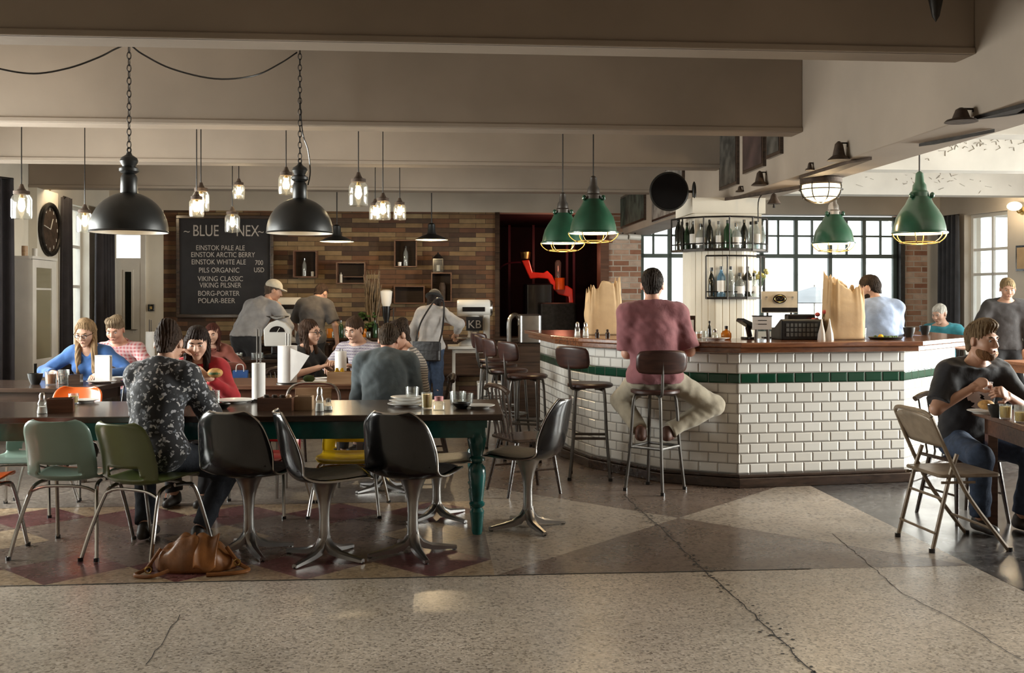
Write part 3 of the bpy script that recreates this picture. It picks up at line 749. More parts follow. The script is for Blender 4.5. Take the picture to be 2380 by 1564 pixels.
TUL = [(.25,.455,.19,.0),(.20,.468,.215,.008),(.08,.455,.225,.012),(-.05,.445,.225,.02),(-.15,.455,.225,.045),(-.205,.505,.225,.075),(-.235,.59,.222,.085),(-.25,.67,.21,.075),(-.265,.75,.19,.055),(-.28,.825,.15,.035)]
def tulip_chair(label, loc, rz, group=None, pad=True):
    t = thing('pedestal_chair', label, 'chair', loc, rz, group)
    mb = MB(); fn = shell(mb, TUL, 0, None, corner=.16); sh_ = mb.build('seat_shell', M['black'], t, solid=.010, ang=60)
    edge = [fn(0, j/44) for j in range(45)]+[fn(i/22, 1) for i in range(1,22)]+[fn(1, 1-j/44) for j in range(45)]+[fn(1-i/22, 0) for i in range(1,22)]
    MB().tube(edge, .0065, 6, closed=True).build('edge_trim', M['chrome'], sh_)
    def pf(u, v):
        y, z, hw, cu = interp(TUL, .06+v*.42); s = 2*u-1
        th = .022*(1-abs(s)**4)*(1-abs(2*v-1)**6)
        return Vector((s*(hw-.03), y, z+.008+th+cu*abs(s)**2.6))
    MB().grid(pf, 14, 14).build('seat_pad', M['black_leather'], t)
    MB().lathe([(.03,.085),(.032,.12),(.03,.18),(.029,.24),(.034,.30),(.046,.355),(.064,.40),(.078,.432),(.09,.446),(.02,.446)], n=20).build('pedestal', M['alu'], t)
    for k in range(4):
        a = R(45+90*k); c, s_ = math.cos(a), math.sin(a)
        mb = MB(); pts = [(0,.15),(.02,.10),(.055,.058),(.11,.036),(.18,.026),(.262,.016)]
        n = len(pts); v = []
        for i, (d, z) in enumerate(pts):
            hw = [.030,.030,.027,.023,.019,.015][i]; hh = [.03,.03,.026,.018,.014,.010][i]
            for x_, z_ in ((-hw,-hh),(hw,-hh),(hw,hh*.4),(hw*.5,hh),(-hw*.5,hh),(-hw,hh*.4)): v.append((c*d-s_*x_, s_*d+c*x_, max(0,z+z_)))
        f = [tuple(range(5,-1,-1)), tuple(range(6*(n-1), 6*n))]
        for i in range(n-1):
            for j in range(6): f.append((i*6+j, i*6+(j+1)%6, (i+1)*6+(j+1)%6, (i+1)*6+j))
        mb.add(v, f); ft = mb.build('foot', M['alu'], t)
        MB().cyl((c*.25, s_*.25, 0), .013, 0, .012, 10).build('glide', M['black'], ft)
    return t
tul = tulip_chair('black pedestal chair between the floral woman and the profile chair', (-1.51,5.80,0), R(-14))
dup(tul, (-1.05,5.66,0), R(-72), 'black pedestal chair turned sideways, second of the near row')
dup(tul, (-.565,5.76,0), R(-22), 'black pedestal chair nearest the green turned table leg')
dup(tul, (.10,6.42,0), R(68), 'glossy black pedestal chair at the end of the long table')
c8 = dup(tul, (-.50,6.70,0), R(-85), 'black pedestal chair tucked under the far side of the table end'); c8.scale = (1,1,.84)

def bar_stool(label, loc, rz, mseat, group=None):
    t = thing('bar_stool', label, 'stool', loc, rz, group)
    MB().lathe([(0,.735),(.17,.735),(.185,.745),(.185,.762),(.17,.772),(.10,.768),(0,.764)], n=26).build('seat', mseat, t)
    for k in range(4):
        a = R(90*k-90); c, s_ = math.cos(a), math.sin(a)
        lg = MB().tube([(c*.06,s_*.06,.728),(c*.13,s_*.13,.722),(c*.165,s_*.165,.68),(c*.19,s_*.19,.34),(c*.23,s_*.23,0)], .0125, 8, smooth=4).build('leg', M['steel_dark'], t)
        MB().cyl((c*.23,s_*.23,0), .017, 0, .025, 10).build('foot_cap', M['black'], lg)
    MB().tube([(.19*math.cos(R(90*k)),.19*math.sin(R(90*k)),.335) for k in range(4)], .011, 8, closed=True).build('foot_rail', M['steel_dark'], t)
    mb = MB(); mb.tube([(0,-.10,.73),(0,-.20,.735),(0,-.225,.80),(0,-.235,.93),(0,-.25,1.06)], .011, 8, smooth=4); mb.build('back_spine', M['steel_dark'], t)
    def bk(u, v):
        s = 2*u-1; q = 2*v-1
        e_ = (1-abs(q)**4*.14)
        return Vector((s*.19*e_, -.245+.05*s*s-.012*q, .985+q*.088*(1-.14*abs(s)**4)))
    MB().grid(bk, 16, 8).build('backrest', mseat, t, solid=.014, ang=60); return t
st = bar_stool('brown bar stool under the man in the dusky pink shirt', (1.085,7.67,0), R(6), M['stool_wood'])
st2 = dup(st, (.635,8.22,0), R(-50), 'empty brown bar stool next to the seated man')
dup(st, (.14,9.15,0), R(-62), 'brown bar stool behind the empty one along the bar wing')
dup(st, (-.03,9.85,0), R(-70), 'brown bar stool near the far end of the bar wing')
dup(st, (-.13,10.6,0), R(-78), 'farthest brown bar stool along the bar wing')
dup(st, (-.20,11.5,0), R(-60), 'dark bar stool standing beside the white shop scale table')

def spindle_chair(label, loc, rz, m):
    t = thing('spindle_chair', label, 'chair', loc, rz)
    MB().rbox(-.21,.21,-.2,.21,.43,.455,.05,5).build('seat', m, t)
    for sx in (-1,1):
        MB().tube([(sx*.15,.14,.43),(sx*.19,.20,0)], [.018,.012], 8).build('leg', m, t)
        MB().tube([(sx*.15,-.14,.43),(sx*.19,-.23,0)], [.018,.012], 8).build('leg', m, t)
    for k in range(6):
        x = -.15+.06*k; MB().tube([(x,-.17,.455),(x*1.15,-.235,.84)], .0075, 6).build('spindle', m, t)
    MB().tube([(-.20,-.235,.83),(-.1,-.255,.865),(.1,-.255,.865),(.20,-.235,.83)], .02, 8, smooth=4).build('top_rail', m, t)
    MB().tube([(-.17,-.19,.2),(-.17,.17,.2)], .009, 6).build('stretcher', m, t); MB().tube([(.17,-.19,.2),(.17,.17,.2)], .009, 6).build('stretcher', m, t)
    t.scale = (1,1,.93); return t
sp = spindle_chair('dark spindle back chair behind the glossy black pedestal chair', (.10,7.62,0), R(-65), M['wood_dark'])
c9 = dup(tul, (-.98,7.72,0), R(3), 'black pedestal chair of the man in the slate shirt, back to us'); c9.scale = (1,1,.82)
dup(sp, (-1.95,9.25,0), R(-112), 'dark chair of the brunette woman at the table with the paper roll')
dup(sp, (-1.43,10.05,0), R(175), 'dark chair behind the slate shirted man, under the plaid shirt')
dup(sp, (-.75,8.5,0), R(98), 'dark chair of the woman in the striped top')
dup(sp, (-3.74,9.12,0), R(182), 'dark chair of the blonde woman in blue at the left table')
dup(sp, (-3.79,10.05,0), R(174), 'dark chair of the man in pink plaid by the left window')
dup(sp, (-3.225,11.14,0), R(176), 'dark chair of the auburn haired woman near the far table')

def folding_chair(label, loc, rz):
    t = thing('folding_chair', label, 'chair', loc, rz); m = M['tan_metal']
    MB().rbox(-.2,.2,-.18,.2,.425,.445,.03,4).build('seat', m, t)
    for sx in (-1,1):
        MB().tube([(sx*.205,-.235,.775),(sx*.213,-.12,.52),(sx*.215,.0,.30),(sx*.218,.235,.0)], .0125, 8, smooth=4).build('front_leg', m, t)
        MB().tube([(sx*.19,-.07,.56),(sx*.19,-.12,.42),(sx*.195,-.225,0)], .0125, 8).build('rear_leg', m, t)
        MB().cyl((sx*.218,.235,0), .017, 0, .025, 10).build('foot_cap', M['black'], t); MB().cyl((sx*.195,-.225,0), .017, 0, .025, 10).build('foot_cap', M['black'], t)
        MB().tube([(sx*.20,-.17,.40),(sx*.207,.03,.40)], .008, 6).build('side_brace', m, t)
    def bk(u, v):
        s = 2*u-1; return Vector((s*.2, -.232+.09*(1-v)-.02*(1-s*s), .60+.19*v-.03*abs(s)**3*v))
    MB().grid(bk, 14, 6).build('backrest', m, t, solid=.01)
    MB().tube([(-.205,-.235,.775),(-.15,-.25,.80),(0,-.256,.805),(.15,-.25,.80),(.205,-.235,.775)], .0125, 8, smooth=4).build('top_rail', m, t)
    MB().tube([(-.2,-.205,.11),(.2,-.205,.11)], .008, 6).build('cross_bar', m, t); MB().tube([(-.216,.13,.13),(.216,.13,.13)], .008, 6).build('cross_bar', m, t)
    MB().tube([(-.19,-.15,.3),(.19,-.15,.3)], .008, 6).build('cross_bar', m, t)
    return t
folding_chair('tan metal folding chair standing empty at the lower right', (2.60,6.0,0), R(-83))

def ply_chair(label, loc, rz, mback):
    t = thing('school_chair', label, 'chair', loc, rz)
    MB().rbox(-.19,.19,-.18,.2,.43,.445,.06,5).build('seat', M['wood_peach'], t)
    def bk(u, v):
        s = 2*u-1; return Vector((s*.19*(1-.12*abs(2*v-1)**3), -.24+.03*s*s-.05*v, .62+.22*v))
    MB().grid(bk, 12, 6).build('backrest', mback, t, solid=.012)
    for sx in (-1,1):
        MB().tube([(sx*.17,-.22,0),(sx*.16,-.18,.42),(sx*.155,-.25,.62),(sx*.15,-.275,.80)], .010, 8, smooth=3).build('rear_leg', M['chrome'], t)
        MB().tube([(sx*.16,-.12,.42),(sx*.16,.14,.42),(sx*.19,.22,0)], .010, 8).build('front_leg', M['chrome'], t)
    return t
pc = ply_chair('peach plywood chair leaning at the table behind the dark shirted man', (6.05,12.25,0), R(-200), M['wood_peach'])
dup(pc, (6.12,12.9,0), R(-150), 'pale cream backed chair beside the peach chair in the hall')
recolor(bpy.data.objects[pc.name+'.001'] if bpy.data.objects.get(pc.name+'.001') else pc, 'backrest', M['white_paint'])
dup(pc, (5.72,10.55,0), R(-15), 'orange-brown plywood chair cut by the right edge in the hall')
dup(sp, (2.985,6.69,0), R(192), 'dark chair of the man in the dark printed shirt')
dup(sp, (6.05,14.1,0), R(120), 'dark chair of the white haired person by the grey curtain')
mc = thing('tube_frame_chair', 'wooden backed chair with a curved metal rail beyond the long table', 'chair', (-1.52,7.56,0), R(183))
MB().rbox(-.2,.2,-.2,.2,.43,.45,.04,4).build('seat', M['wood_brown'], mc)
MB().tube([(-.2,-.20,.0),(-.2,-.19,.45),(-.2,-.23,.70),(-.14,-.25,.785),(0,-.255,.80),(.14,-.25,.785),(.2,-.23,.70),(.2,-.19,.45),(.2,-.20,0)], .012, 8, smooth=4).build('back_frame', M['chrome'], mc)
MB().rbox(-.14,.14,-.255,-.24,.62,.765,.005).build('backrest', M['wood_mid'], mc)
for sx in (-1,1): MB().tube([(sx*.2,.17,.44),(sx*.2,.2,0)], .012, 8).build('leg', M['chrome'], mc)

# ---- white cabinet, clock, sconces, curtains on the left wall
cb = thing('glass_cabinet', 'tall white cabinet with a glazed narrow door at the left', 'cabinet', rm(-4.49, 11.48, 0), TH)
ztop = 1.88
mb = MB(); mb.box(-.23,.22,-.34,-.32,0,ztop).box(-.23,.22,.32,.34,0,ztop).box(-.23,-.21,-.34,.34,0,ztop).box(-.23,.22,-.34,.34,0,.08).box(-.24,.25,-.36,.36,ztop,ztop+.03)
mb.build('body', M['white_paint'], cb, smooth=False)
for z in (.5,.95,1.35): MB().box(-.21,.21,-.32,.32,z,z+.015).build('shelf', M['white_paint'], cb, smooth=False)
for k in range(5): MB().lathe([(0,0),(.05,0),(.055,.1+.03*(k%3)),(.04,.15+.03*(k%3)),(0,.16+.03*(k%3))]).build('stored_jar', M[['brass','kraft','rust','olive','china'][k]], cb).location = (-.02, -.22+.1*k, .965)
dr = MB()
for b_ in ((-.34,-.24,.05,ztop-.005),(.20,.34,.05,ztop-.005),(-.24,.20,.05,.80),(-.24,.20,1.79,ztop-.005)): dr.box(.22,.245,*b_)
dr.box(.225,.24,-.24,.20,1.55,1.57)
dr = dr.build('door', M['white_paint'], cb, smooth=False)
MB().box(.230,.236,-.24,.20,.80,1.79).build('door_glass', glass('dusky_glass',(.50,.45,.30),.2,.5), dr, smooth=False)
MB().box(.245,.262,-.31,-.27,.55,.76).build('latch', M['black'], dr, smooth=False)
for k, (a_, b_, h_, r_, m_) in enumerate(((-.05,-.22,.09,.035,M['rust']),(.06,-.08,.12,.03,M['wood_mid']),(.10,.10,.10,.03,M['white_paint']))):
    o = MB().lathe([(0,0),(r_,0),(r_*1.05,h_*.8),(r_,h_),(0,h_)]).build('canister', m_, loc=rm(-4.49+a_, 11.48+b_, ztop+.03), rz=TH)
    tag(o, ['small rusty tin standing on the white cabinet', 'small wooden pot standing on the white cabinet','small white pot at the edge of the white cabinet'][k], 'canister')
# clock on the pilaster
ck = thing('wall_clock', 'round dark wall clock seen at an angle on the left pilaster', 'clock', rm(LA+.10, 12.62, Z_(533, 12.2)), TH)
def disc(mb, r, x0, x1, n=32):
    v = []; 
    for x in (x0,x1): v += [(x, r*math.cos(2*math.pi*i/n), r*math.sin(2*math.pi*i/n)) for i in range(n)]
    mb.add(v, [tuple(range(n)), tuple(range(2*n-1,n-1,-1))]+[(i+n,(i+1)%n+n,(i+1)%n,i) for i in range(n)])
    return mb
MB().tube([(.03, .30*math.cos(2*math.pi*i/36), .30*math.sin(2*math.pi*i/36)) for i in range(36)], .028, 8, closed=True).build('rim', M['iron'], ck)
disc(MB(), .29, 0, .02).build('dial', M['rust'], ck, smooth=False)
for k in range(12):
    a = 2*math.pi*k/12; MB().box(.02,.024,.24*math.cos(a)-.008,.24*math.cos(a)+.008,.24*math.sin(a)-.02,.24*math.sin(a)+.02).build('hour_mark', M['white_paint'], ck, smooth=False)
for a, l in ((R(60),.15),(R(170),.21)):
    MB().tube([(.03,0,0),(.03,l*math.cos(a),l*math.sin(a))], .006, 6).build('hand', M['white_paint'], ck)
def sconce(label, loc, rz):
    t = thing('wall_lamp', label, 'lamp', loc, rz)
    MB().lathe([(0,0),(.05,0),(.06,.006),(.0,.012)]).build('plate', M['brass'], t).rotation_euler = (0, R(90), 0)
    MB().tube([(.01,0,0),(.07,0,-.03),(.11,0,.02),(.12,0,.07)], .010, 8, smooth=4).build('arm', M['brass'], t)
    MB().ell((.14,0,.06), (.10,.10,.065)).build('globe', M['sconce'], t)
    l = bpy.data.lights.new('wall_lamp_glow', 'POINT'); l.energy = 16; l.color = (1,.78,.5); l.shadow_soft_size = .08
    lo = bpy.data.objects.new('wall_lamp_glow', l); COL.objects.link(lo); lo.parent = t; lo.location = (.22,0,.06)
    return t
sc1 = sconce('opal glass wall lamp glowing above the dark clock', rm(LA+.10, 12.66, Z_(432,12.25)), TH)
sconce('opal glass wall lamp glowing at the far right wall', RW0+RWD*1.72+Vector((0,0,Z_(490,14.2))), RWA+R(-90))
def curtain(label, p0, p1, z0, z1, m, folds=5, dep=.06):
    p0, p1 = Vector(p0), Vector(p1); d = p1-p0; n = Vector((-d.y, d.x, 0)).normalized(); L = d.length
    t = thing('curtain', label, 'curtain', p0)
    def fn(u, v):
        q = p0+d*u + n*(dep*math.sin(u*folds*2*math.pi+.4*math.sin(v*3))*(.5+.5*(1-v)*.6+.2)); q.z = z0+(z1-z0)*v; return q-p0
    MB().grid(fn, folds*10, 12).build('cloth', m, t, solid=.004, ang=80)
    MB().tube([(0,0,z1),(d.x,d.y,z1)], .014, 8).build('rod', M['iron'], t)
    return t
curtain('tall charcoal curtain at the extreme left edge', rm(-4.36,10.92,0), rm(-4.66,10.45,0), .02, 2.7, M['curtain'], 4)
curtain('charcoal curtain on the near side of the left window', rm(LA+.16,12.97,0), rm(LA+.14,13.22,0), .02, 2.72, M['curtain'], 3)
curtain('charcoal curtain on the far side of the left window', rm(LA+.14,14.32,0), rm(LA+.13,14.98,0), .02, 2.72, M['curtain'], 5)
curtain('grey curtain beside the tall bright right window', RW0+RWD*.10-RWN*.12, RW0+RWD*.58-RWN*.12, .02, 2.72, M['curtain_g'], 5)
fr = thing('framed_picture', 'small dark framed picture on the far right wall', 'picture', RW0+RWD*1.72+Vector((0,0,Z_(600,14.2))), RWA)
MB().box(-.11,.11,-.02,0,-.18,.18).build('frame', M['black'], fr, smooth=False); MB().box(-.085,.085,-.024,-.019,-.15,.15).build('print', M['kraft'], fr, smooth=False)
# ================================================================ PEOPLE
def nrm(v): return v/np.linalg.norm(v)
V3 = lambda *a: np.array(a, float)
class Sdf:
    def __init__(s): s.ops = []; s.lo = V3(9,9,9); s.hi = -s.lo
    def _b(s, lo, hi): s.lo = np.minimum(s.lo, lo); s.hi = np.maximum(s.hi, hi)
    def cap(s, a, b, ra, rb=None, k=.03, sq=None, planes=(), sub=False):
        a, b = np.array(a, float), np.array(b, float); rb = ra if rb is None else rb; m = max(ra, rb)
        lo, hi = np.minimum(a,b)-m, np.maximum(a,b)+m
        if not sub: s._b(lo, hi)
        s.ops.append(('cap', lo-.07, hi+.07, k, (a,b,ra,rb,sq,planes), sub)); return s
    def ell(s, c, r, Rm=None, k=.03, sub=False):
        c, r = np.array(c, float), np.array(r, float); m = r.max()
        if not sub: s._b(c-m, c+m)
        s.ops.append(('ell', c-m-.07, c+m+.07, k, (c,r,Rm), sub)); return s
    def plane(s, p, n): s.ops.append(('pl', None, None, 0, (np.array(p, float), nrm(np.array(n, float))), True)); return s
    def mesh(s, h, wr=0., seed=0, strand=None):
        lo, hi = s.lo-.03, s.hi+.03
        n = np.maximum(4, np.ceil((hi-lo)/h).astype(int)+1)
        ax = [lo[i]+h*np.arange(n[i]) for i in range(3)]
        Fd = np.full(n, .5, np.float32)
        for kind, l, u, k, prm, sub in s.ops:
            if kind == 'pl':
                p, nn = prm
                d = ((ax[0]-p[0])*nn[0])[:,None,None]+((ax[1]-p[1])*nn[1])[None,:,None]+((ax[2]-p[2])*nn[2])[None,None,:]
                np.maximum(Fd, d, out=Fd); continue
            i0 = np.clip(((l-lo)/h).astype(int), 0, n); i1 = np.clip(((u-lo)/h).astype(int)+2, 0, n)
            if (i1 <= i0).any(): continue
            sl = tuple(slice(i0[i], i1[i]) for i in range(3))
            X, Y, Z = (ax[0][sl[0]][:,None,None], ax[1][sl[1]][None,:,None], ax[2][sl[2]][None,None,:])
            if kind == 'cap':
                a, b, ra, rb, sq, planes = prm
                x, y, z = X-a[0], Y-a[1], Z-a[2]; ba = b-a; f = 1.
                if sq is not None:
                    dr, q = sq; t = (x*dr[0]+y*dr[1]+z*dr[2])*(1/q-1); x, y, z = x+t*dr[0], y+t*dr[1], z+t*dr[2]; f = (1+q)/2
                    ba = ba+dr*(ba@dr)*(1/q-1)
                L = max(1e-9, ba@ba); t = np.clip((x*ba[0]+y*ba[1]+z*ba[2])/L, 0, 1)
                d = (np.sqrt((x-t*ba[0])**2+(y-t*ba[1])**2+(z-t*ba[2])**2)-(ra+(rb-ra)*t))*f
                for p, nn in planes:
                    d = np.maximum(d, (X-p[0])*nn[0]+(Y-p[1])*nn[1]+(Z-p[2])*nn[2])
            else:
                c, r, Rm = prm; x, y, z = X-c[0], Y-c[1], Z-c[2]
                if Rm is not None: x, y, z = (x*Rm[0,j]+y*Rm[1,j]+z*Rm[2,j] for j in range(3))
                k0 = np.sqrt((x/r[0])**2+(y/r[1])**2+(z/r[2])**2); k1 = np.sqrt((x/r[0]**2)**2+(y/r[1]**2)**2+(z/r[2]**2)**2)+1e-9
                d = k0*(k0-1)/k1
            g = Fd[sl]
            if sub:
                q = np.clip(.5-.5*(g+d)/max(k,1e-4), 0, 1); Fd[sl] = g*(1-q)-d*q+k*q*(1-q) if k > 0 else np.maximum(g, -d)
            elif k > 0:
                q = np.clip(.5+.5*(d-g)/k, 0, 1); Fd[sl] = d*(1-q)+g*q-k*q*(1-q)
            else: Fd[sl] = np.minimum(g, d)
        if wr:
            X, Y, Z = ax[0][:,None,None], ax[1][None,:,None], ax[2][None,None,:]; q = seed*1.7
            Fd += wr*(np.sin(23*X+17*Z+q+2*np.sin(9*Y+q))*np.sin(14*Z-11*Y+q*2)+.6*np.sin(41*X-29*Z+q+1.5*np.sin(13*Z))*np.sin(31*Y+19*Z)+.4*np.sin(75*X+40*Z+q+2*np.sin(21*Z+9*Y))*np.sin(33*Z-50*Y))
        if strand:
            hc_, Hm_, am = strand; X, Y, Z = ax[0][:,None,None]-hc_[0], ax[1][None,:,None]-hc_[1], ax[2][None,None,:]-hc_[2]
            lx_, ly_, lz_ = (X*Hm_[0,j]+Y*Hm_[1,j]+Z*Hm_[2,j] for j in range(3))
            ph = np.arctan2(lx_, ly_+.03); q = seed*2.3
            Fd += am*(np.sin(31*ph+2.2*np.sin(22*lz_+q)+q)+.7*np.sin(53*ph+3*np.sin(15*lz_+q*2)+60*lz_))*np.clip(np.hypot(lx_, ly_)/.05, 0, 1)
        return nets(Fd, lo, h)
def nets(Fd, lo, h):
    S = Fd < 0; n = Fd.shape
    c = sum(S[i:n[0]-1+i, j:n[1]-1+j, k:n[2]-1+k].astype(np.int8) for i in (0,1) for j in (0,1) for k in (0,1))
    I = np.argwhere((c > 0) & (c < 8))
    if len(I) == 0: return np.zeros((0,3)), np.zeros((0,4), int)
    idx = np.full(c.shape, -1, np.int64); idx[tuple(I.T)] = np.arange(len(I))
    cor = [(i,j,k) for i in (0,1) for j in (0,1) for k in (0,1)]
    val = [Fd[I[:,0]+a, I[:,1]+b, I[:,2]+d] for a,b,d in cor]
    acc = np.zeros((len(I),3)); cnt = np.zeros(len(I))
    for p in range(8):
        for q in range(p+1, 8):
            df = np.array(cor[q])-np.array(cor[p])
            if abs(df).sum() != 1: continue
            a, b = val[p], val[q]; m = (a < 0) != (b < 0)
            t = np.where(m, a/np.where(m, a-b, 1), 0)
            acc += m[:,None]*(np.array(cor[p])+df*t[:,None]); cnt += m
    V = lo+h*(I+acc/np.maximum(cnt,1)[:,None]); Q = []
    for ax_ in range(3):
        o1, o2 = (ax_+1)%3, (ax_+2)%3
        d = [slice(None)]*3; e_ = [slice(None)]*3; d[ax_] = slice(0,-1); e_[ax_] = slice(1,None)
        A, B = S[tuple(d)], S[tuple(e_)]; E = np.argwhere(A != B)
        E = E[(E[:,o1] > 0) & (E[:,o2] > 0) & (E[:,o1] < n[o1]-1) & (E[:,o2] < n[o2]-1)]
        u = np.zeros(3, int); u[o1] = 1; v = np.zeros(3, int); v[o2] = 1
        qd = np.stack([idx[tuple((E-x).T)] for x in (u+v, v, 0*u, u)], 1)
        fl_ = ~A[tuple(E.T)]; qd[fl_] = qd[fl_][:, ::-1]; Q.append(qd)
    Q = np.concatenate(Q); return V, Q[(Q >= 0).all(1)]
def npmesh(name, parts, m, parent):
    vs = []; fs = []; o = 0
    for V, Q in parts: vs.append(V); fs.append(Q+o); o += len(V)
    V = np.concatenate(vs); Q = np.concatenate(fs)
    me = bpy.data.meshes.new(name); me.vertices.add(len(V)); me.vertices.foreach_set('co', V.astype(np.float32).ravel())
    me.loops.add(Q.size); me.loops.foreach_set('vertex_index', Q.astype(np.int32).ravel())
    me.polygons.add(len(Q)); me.polygons.foreach_set('loop_start', np.arange(0, Q.size, 4, dtype=np.int32))
    me.polygons.foreach_set('use_smooth', np.ones(len(Q), bool))
    me.materials.append(m); me.update(calc_edges=True); me.validate()
    ob = bpy.data.objects.new(name, me); COL.objects.link(ob)
    if parent is not None: ob.parent = parent
    return ob
def ik(a, b, l1, l2, hint):
    a, b = np.array(a, float), np.array(b, float); d = b-a; L = np.linalg.norm(d)
    if L > (l1+l2)*.995: b = a+d/L*(l1+l2)*.995; d = b-a; L = np.linalg.norm(d)
    u = d/L; x = (l1*l1-l2*l2+L*L)/(2*L); hh = math.sqrt(max(0, l1*l1-x*x))
    hv = np.array(hint, float); hv = hv-u*(hv@u); hv = nrm(hv) if np.linalg.norm(hv) > 1e-6 else V3(0,0,1)
    return a+u*x+hv*hh, b
def rotz(a): c, s = math.cos(a), math.sin(a); return np.array([[c,-s,0],[s,c,0],[0,0,1.]])
def rotx(a): c, s = math.cos(a), math.sin(a); return np.array([[1,0,0],[0,c,-s],[0,s,c]])
def roty(a): c, s = math.cos(a), math.sin(a); return np.array([[c,0,s],[0,1,0],[-s,0,c]])
SK = {}
def skin(c):
    if c not in SK:
        SK[c] = pm('skin', c, .5, 0, 9, .10, .12, 40); SK[c].node_tree.nodes['Principled BSDF'].inputs['Subsurface Weight'].default_value = .0
    return SK[c]
HR = {}
def hairm(c):
    if c not in HR: HR[c] = pm('hair', c, .62, 0, 14, .4, .9, 46, stretch=(3,3,.5), spec=.12)
    return HR[c]
SHOE = pm('dark_shoe', (.03,.024,.02), .5, 0, 9, .3); EYE = pm('eye_white', (.50,.46,.43), .3); IRIS = pm('iris', (.03,.022,.016), .15); LIP = pm('lip', (.33,.11,.09), .45)
PN = [0]
def person(label, loc, rz, hz=.56, lean=.15, slouch=.2, side=0., tw=0., hp=.2, hy=0., hr=0., s=1., fem=False,
           hands=((-.2,.35,.75),(.2,.35,.75)), elbow=((-1,-.3,-.8),(1,-.3,-.8)), palm=((0,0,-1),(0,0,-1)), curl=.5,
           feet=((-.11,.40,.07),(.11,.40,.07)), knee=((-.15,.3,1),(.15,.3,1)), fdir=((0,1,0),(0,1,0)),
           sk=(.52,.30,.20), hair='short', hc=(.05,.03,.02), face=True, top=None, tname='shirt', sleeve=2., hem=-.02, neckr=.062, vneck=0., loose=.0,
           bot=None, bname='trousers', legs=True, res=.010, glasses=None, hat=None, shoe=None, beard=None, group=None):
    PN[0] += 1
    root = thing('person', label, 'person', loc, rz, group)
    Tw = rotz(tw); up = V3(0,0,1)
    sw = (.150 if fem else .178)*s
    P = V3(0,0,hz); d1 = nrm(V3(math.sin(side)*.7, math.sin(lean*.7), math.cos(lean*.7)))
    Wt = P+d1*.17*s; d2 = nrm(V3(math.sin(side), math.sin(lean), math.cos(lean))); C = Wt+d2*.175*s
    d3 = nrm(V3(math.sin(side), math.sin(lean+slouch), math.cos(lean+slouch))); NB = C+d3*.155*s
    R1 = Tw@V3(1,0,0); Fw = nrm(np.cross(d2, R1))*-1
    Fw = nrm(np.cross(d2, R1)); Fw = Fw if Fw@(Tw@V3(0,1,0)) > 0 else -Fw
    Hm = rotz(tw*.6+hy)@roty(hr)@rotx(-hp)
    nd = nrm(d3*.6+Hm[:,2]*.6); NT = NB+nd*.052*s; HC = NT+Hm[:,2]*.125*s+Hm[:,1]*.02*s
    def hd(x, y, z): return HC+Hm@(V3(x,y,z)*s)
    arms = []
    for i, sg in enumerate((-1,1)):
        sh = NB-d3*.045*s+R1*sg*sw; e_, wv = ik(sh, hands[i], .285*s, .255*s, elbow[i]); arms.append((sh, e_, wv))
    lg = []
    for i, sg in enumerate((-1,1)):
        hp_ = P+V3(sg*.088*s, 0, -.01); k_, a_ = ik(hp_, feet[i], .43*s, .41*s, knee[i]); lg.append((hp_, k_, a_))
    f2 = (Fw, .70)
    # ---- one continuous skin
    B = Sdf()
    def torso(S, g, fat=0.):
        w_ = .92 if fem else 1.
        S.cap(P+V3(-.06*s,0,0), P+V3(.06*s,0,0), (.105*(1.06 if fem else 1)+g+fat)*s, k=.04, sq=(V3(0,0,1),.76) if hz < .9 else (V3(0,1,0),.86))
        S.cap(P+d1*.05, Wt, (.128*w_+g+fat)*s, (.118*w_+g+fat)*s, .05, f2)
        S.cap(Wt, C, (.122*w_+g+fat*.7)*s, (.140*w_+g+fat*.4)*s, .05, f2)
        S.cap(C, NB-d3*.06, (.132*w_+g)*s, (.085+g)*s, .05, f2)
        S.cap(arms[0][0], arms[1][0], (.050+g)*s, k=.05)
        S.cap(arms[0][0]*.6+NB*.4, NB+nd*.02, (.045+g)*s, (.045+g)*s, .05); S.cap(arms[1][0]*.6+NB*.4, NB+nd*.02, (.045+g)*s, (.045+g)*s, .05)
        if fem:
            for sg in (-1,1): S.ell(C+Fw*.075*s-d2*.01*s+R1*sg*.065*s, V3(.062,.055,.06)*s+g, None, .03)
    torso(B, 0.)
    B.cap(NB-d3*.02, HC-Hm[:,2]*.06*s-Hm[:,1]*.02*s, .055*s*(.88 if fem else 1), .050*s*(.9 if fem else 1), .03)
    for sh, e_, wv in arms:
        B.cap(sh, e_, .050*s, .039*s, .04); B.cap(e_, wv, .038*s, .026*s, .02)
    if legs:
        for i, (h_, k_, a_) in enumerate(lg):
            B.cap(h_, k_, .082*s, .054*s, .05); B.cap(k_, k_*.62+a_*.38+V3(0,-.008,0), .052*s, .050*s, .03); B.cap(k_*.62+a_*.38, a_, .047*s, .034*s, .03)
    parts = [B.mesh(res)]
    Hd = Sdf()
    Hd.ell(hd(0,-.012,.028), V3(.075,.095,.092)*s, Hm, .02).ell(hd(0,.026,-.040), V3(.058,.066,.074)*s, Hm, .04)
    Hd.cap(hd(0,-.015,-.055), NB*.4+HC*.6-Hm[:,2]*.07*s, .05*s*(.9 if fem else 1), .05*s*(.9 if fem else 1), .02)
    Hd.ell(hd(0,.070,-.098), V3(.024,.020,.020)*s, Hm, .025)
    for sg in (-1,1):
        Hd.ell(hd(sg*.036,.060,-.026), V3(.027,.027,.027)*s, Hm, .03).ell(hd(sg*.077,-.008,-.008), V3(.009,.021,.032)*s, Hm@rotz(sg*-.35), .008)
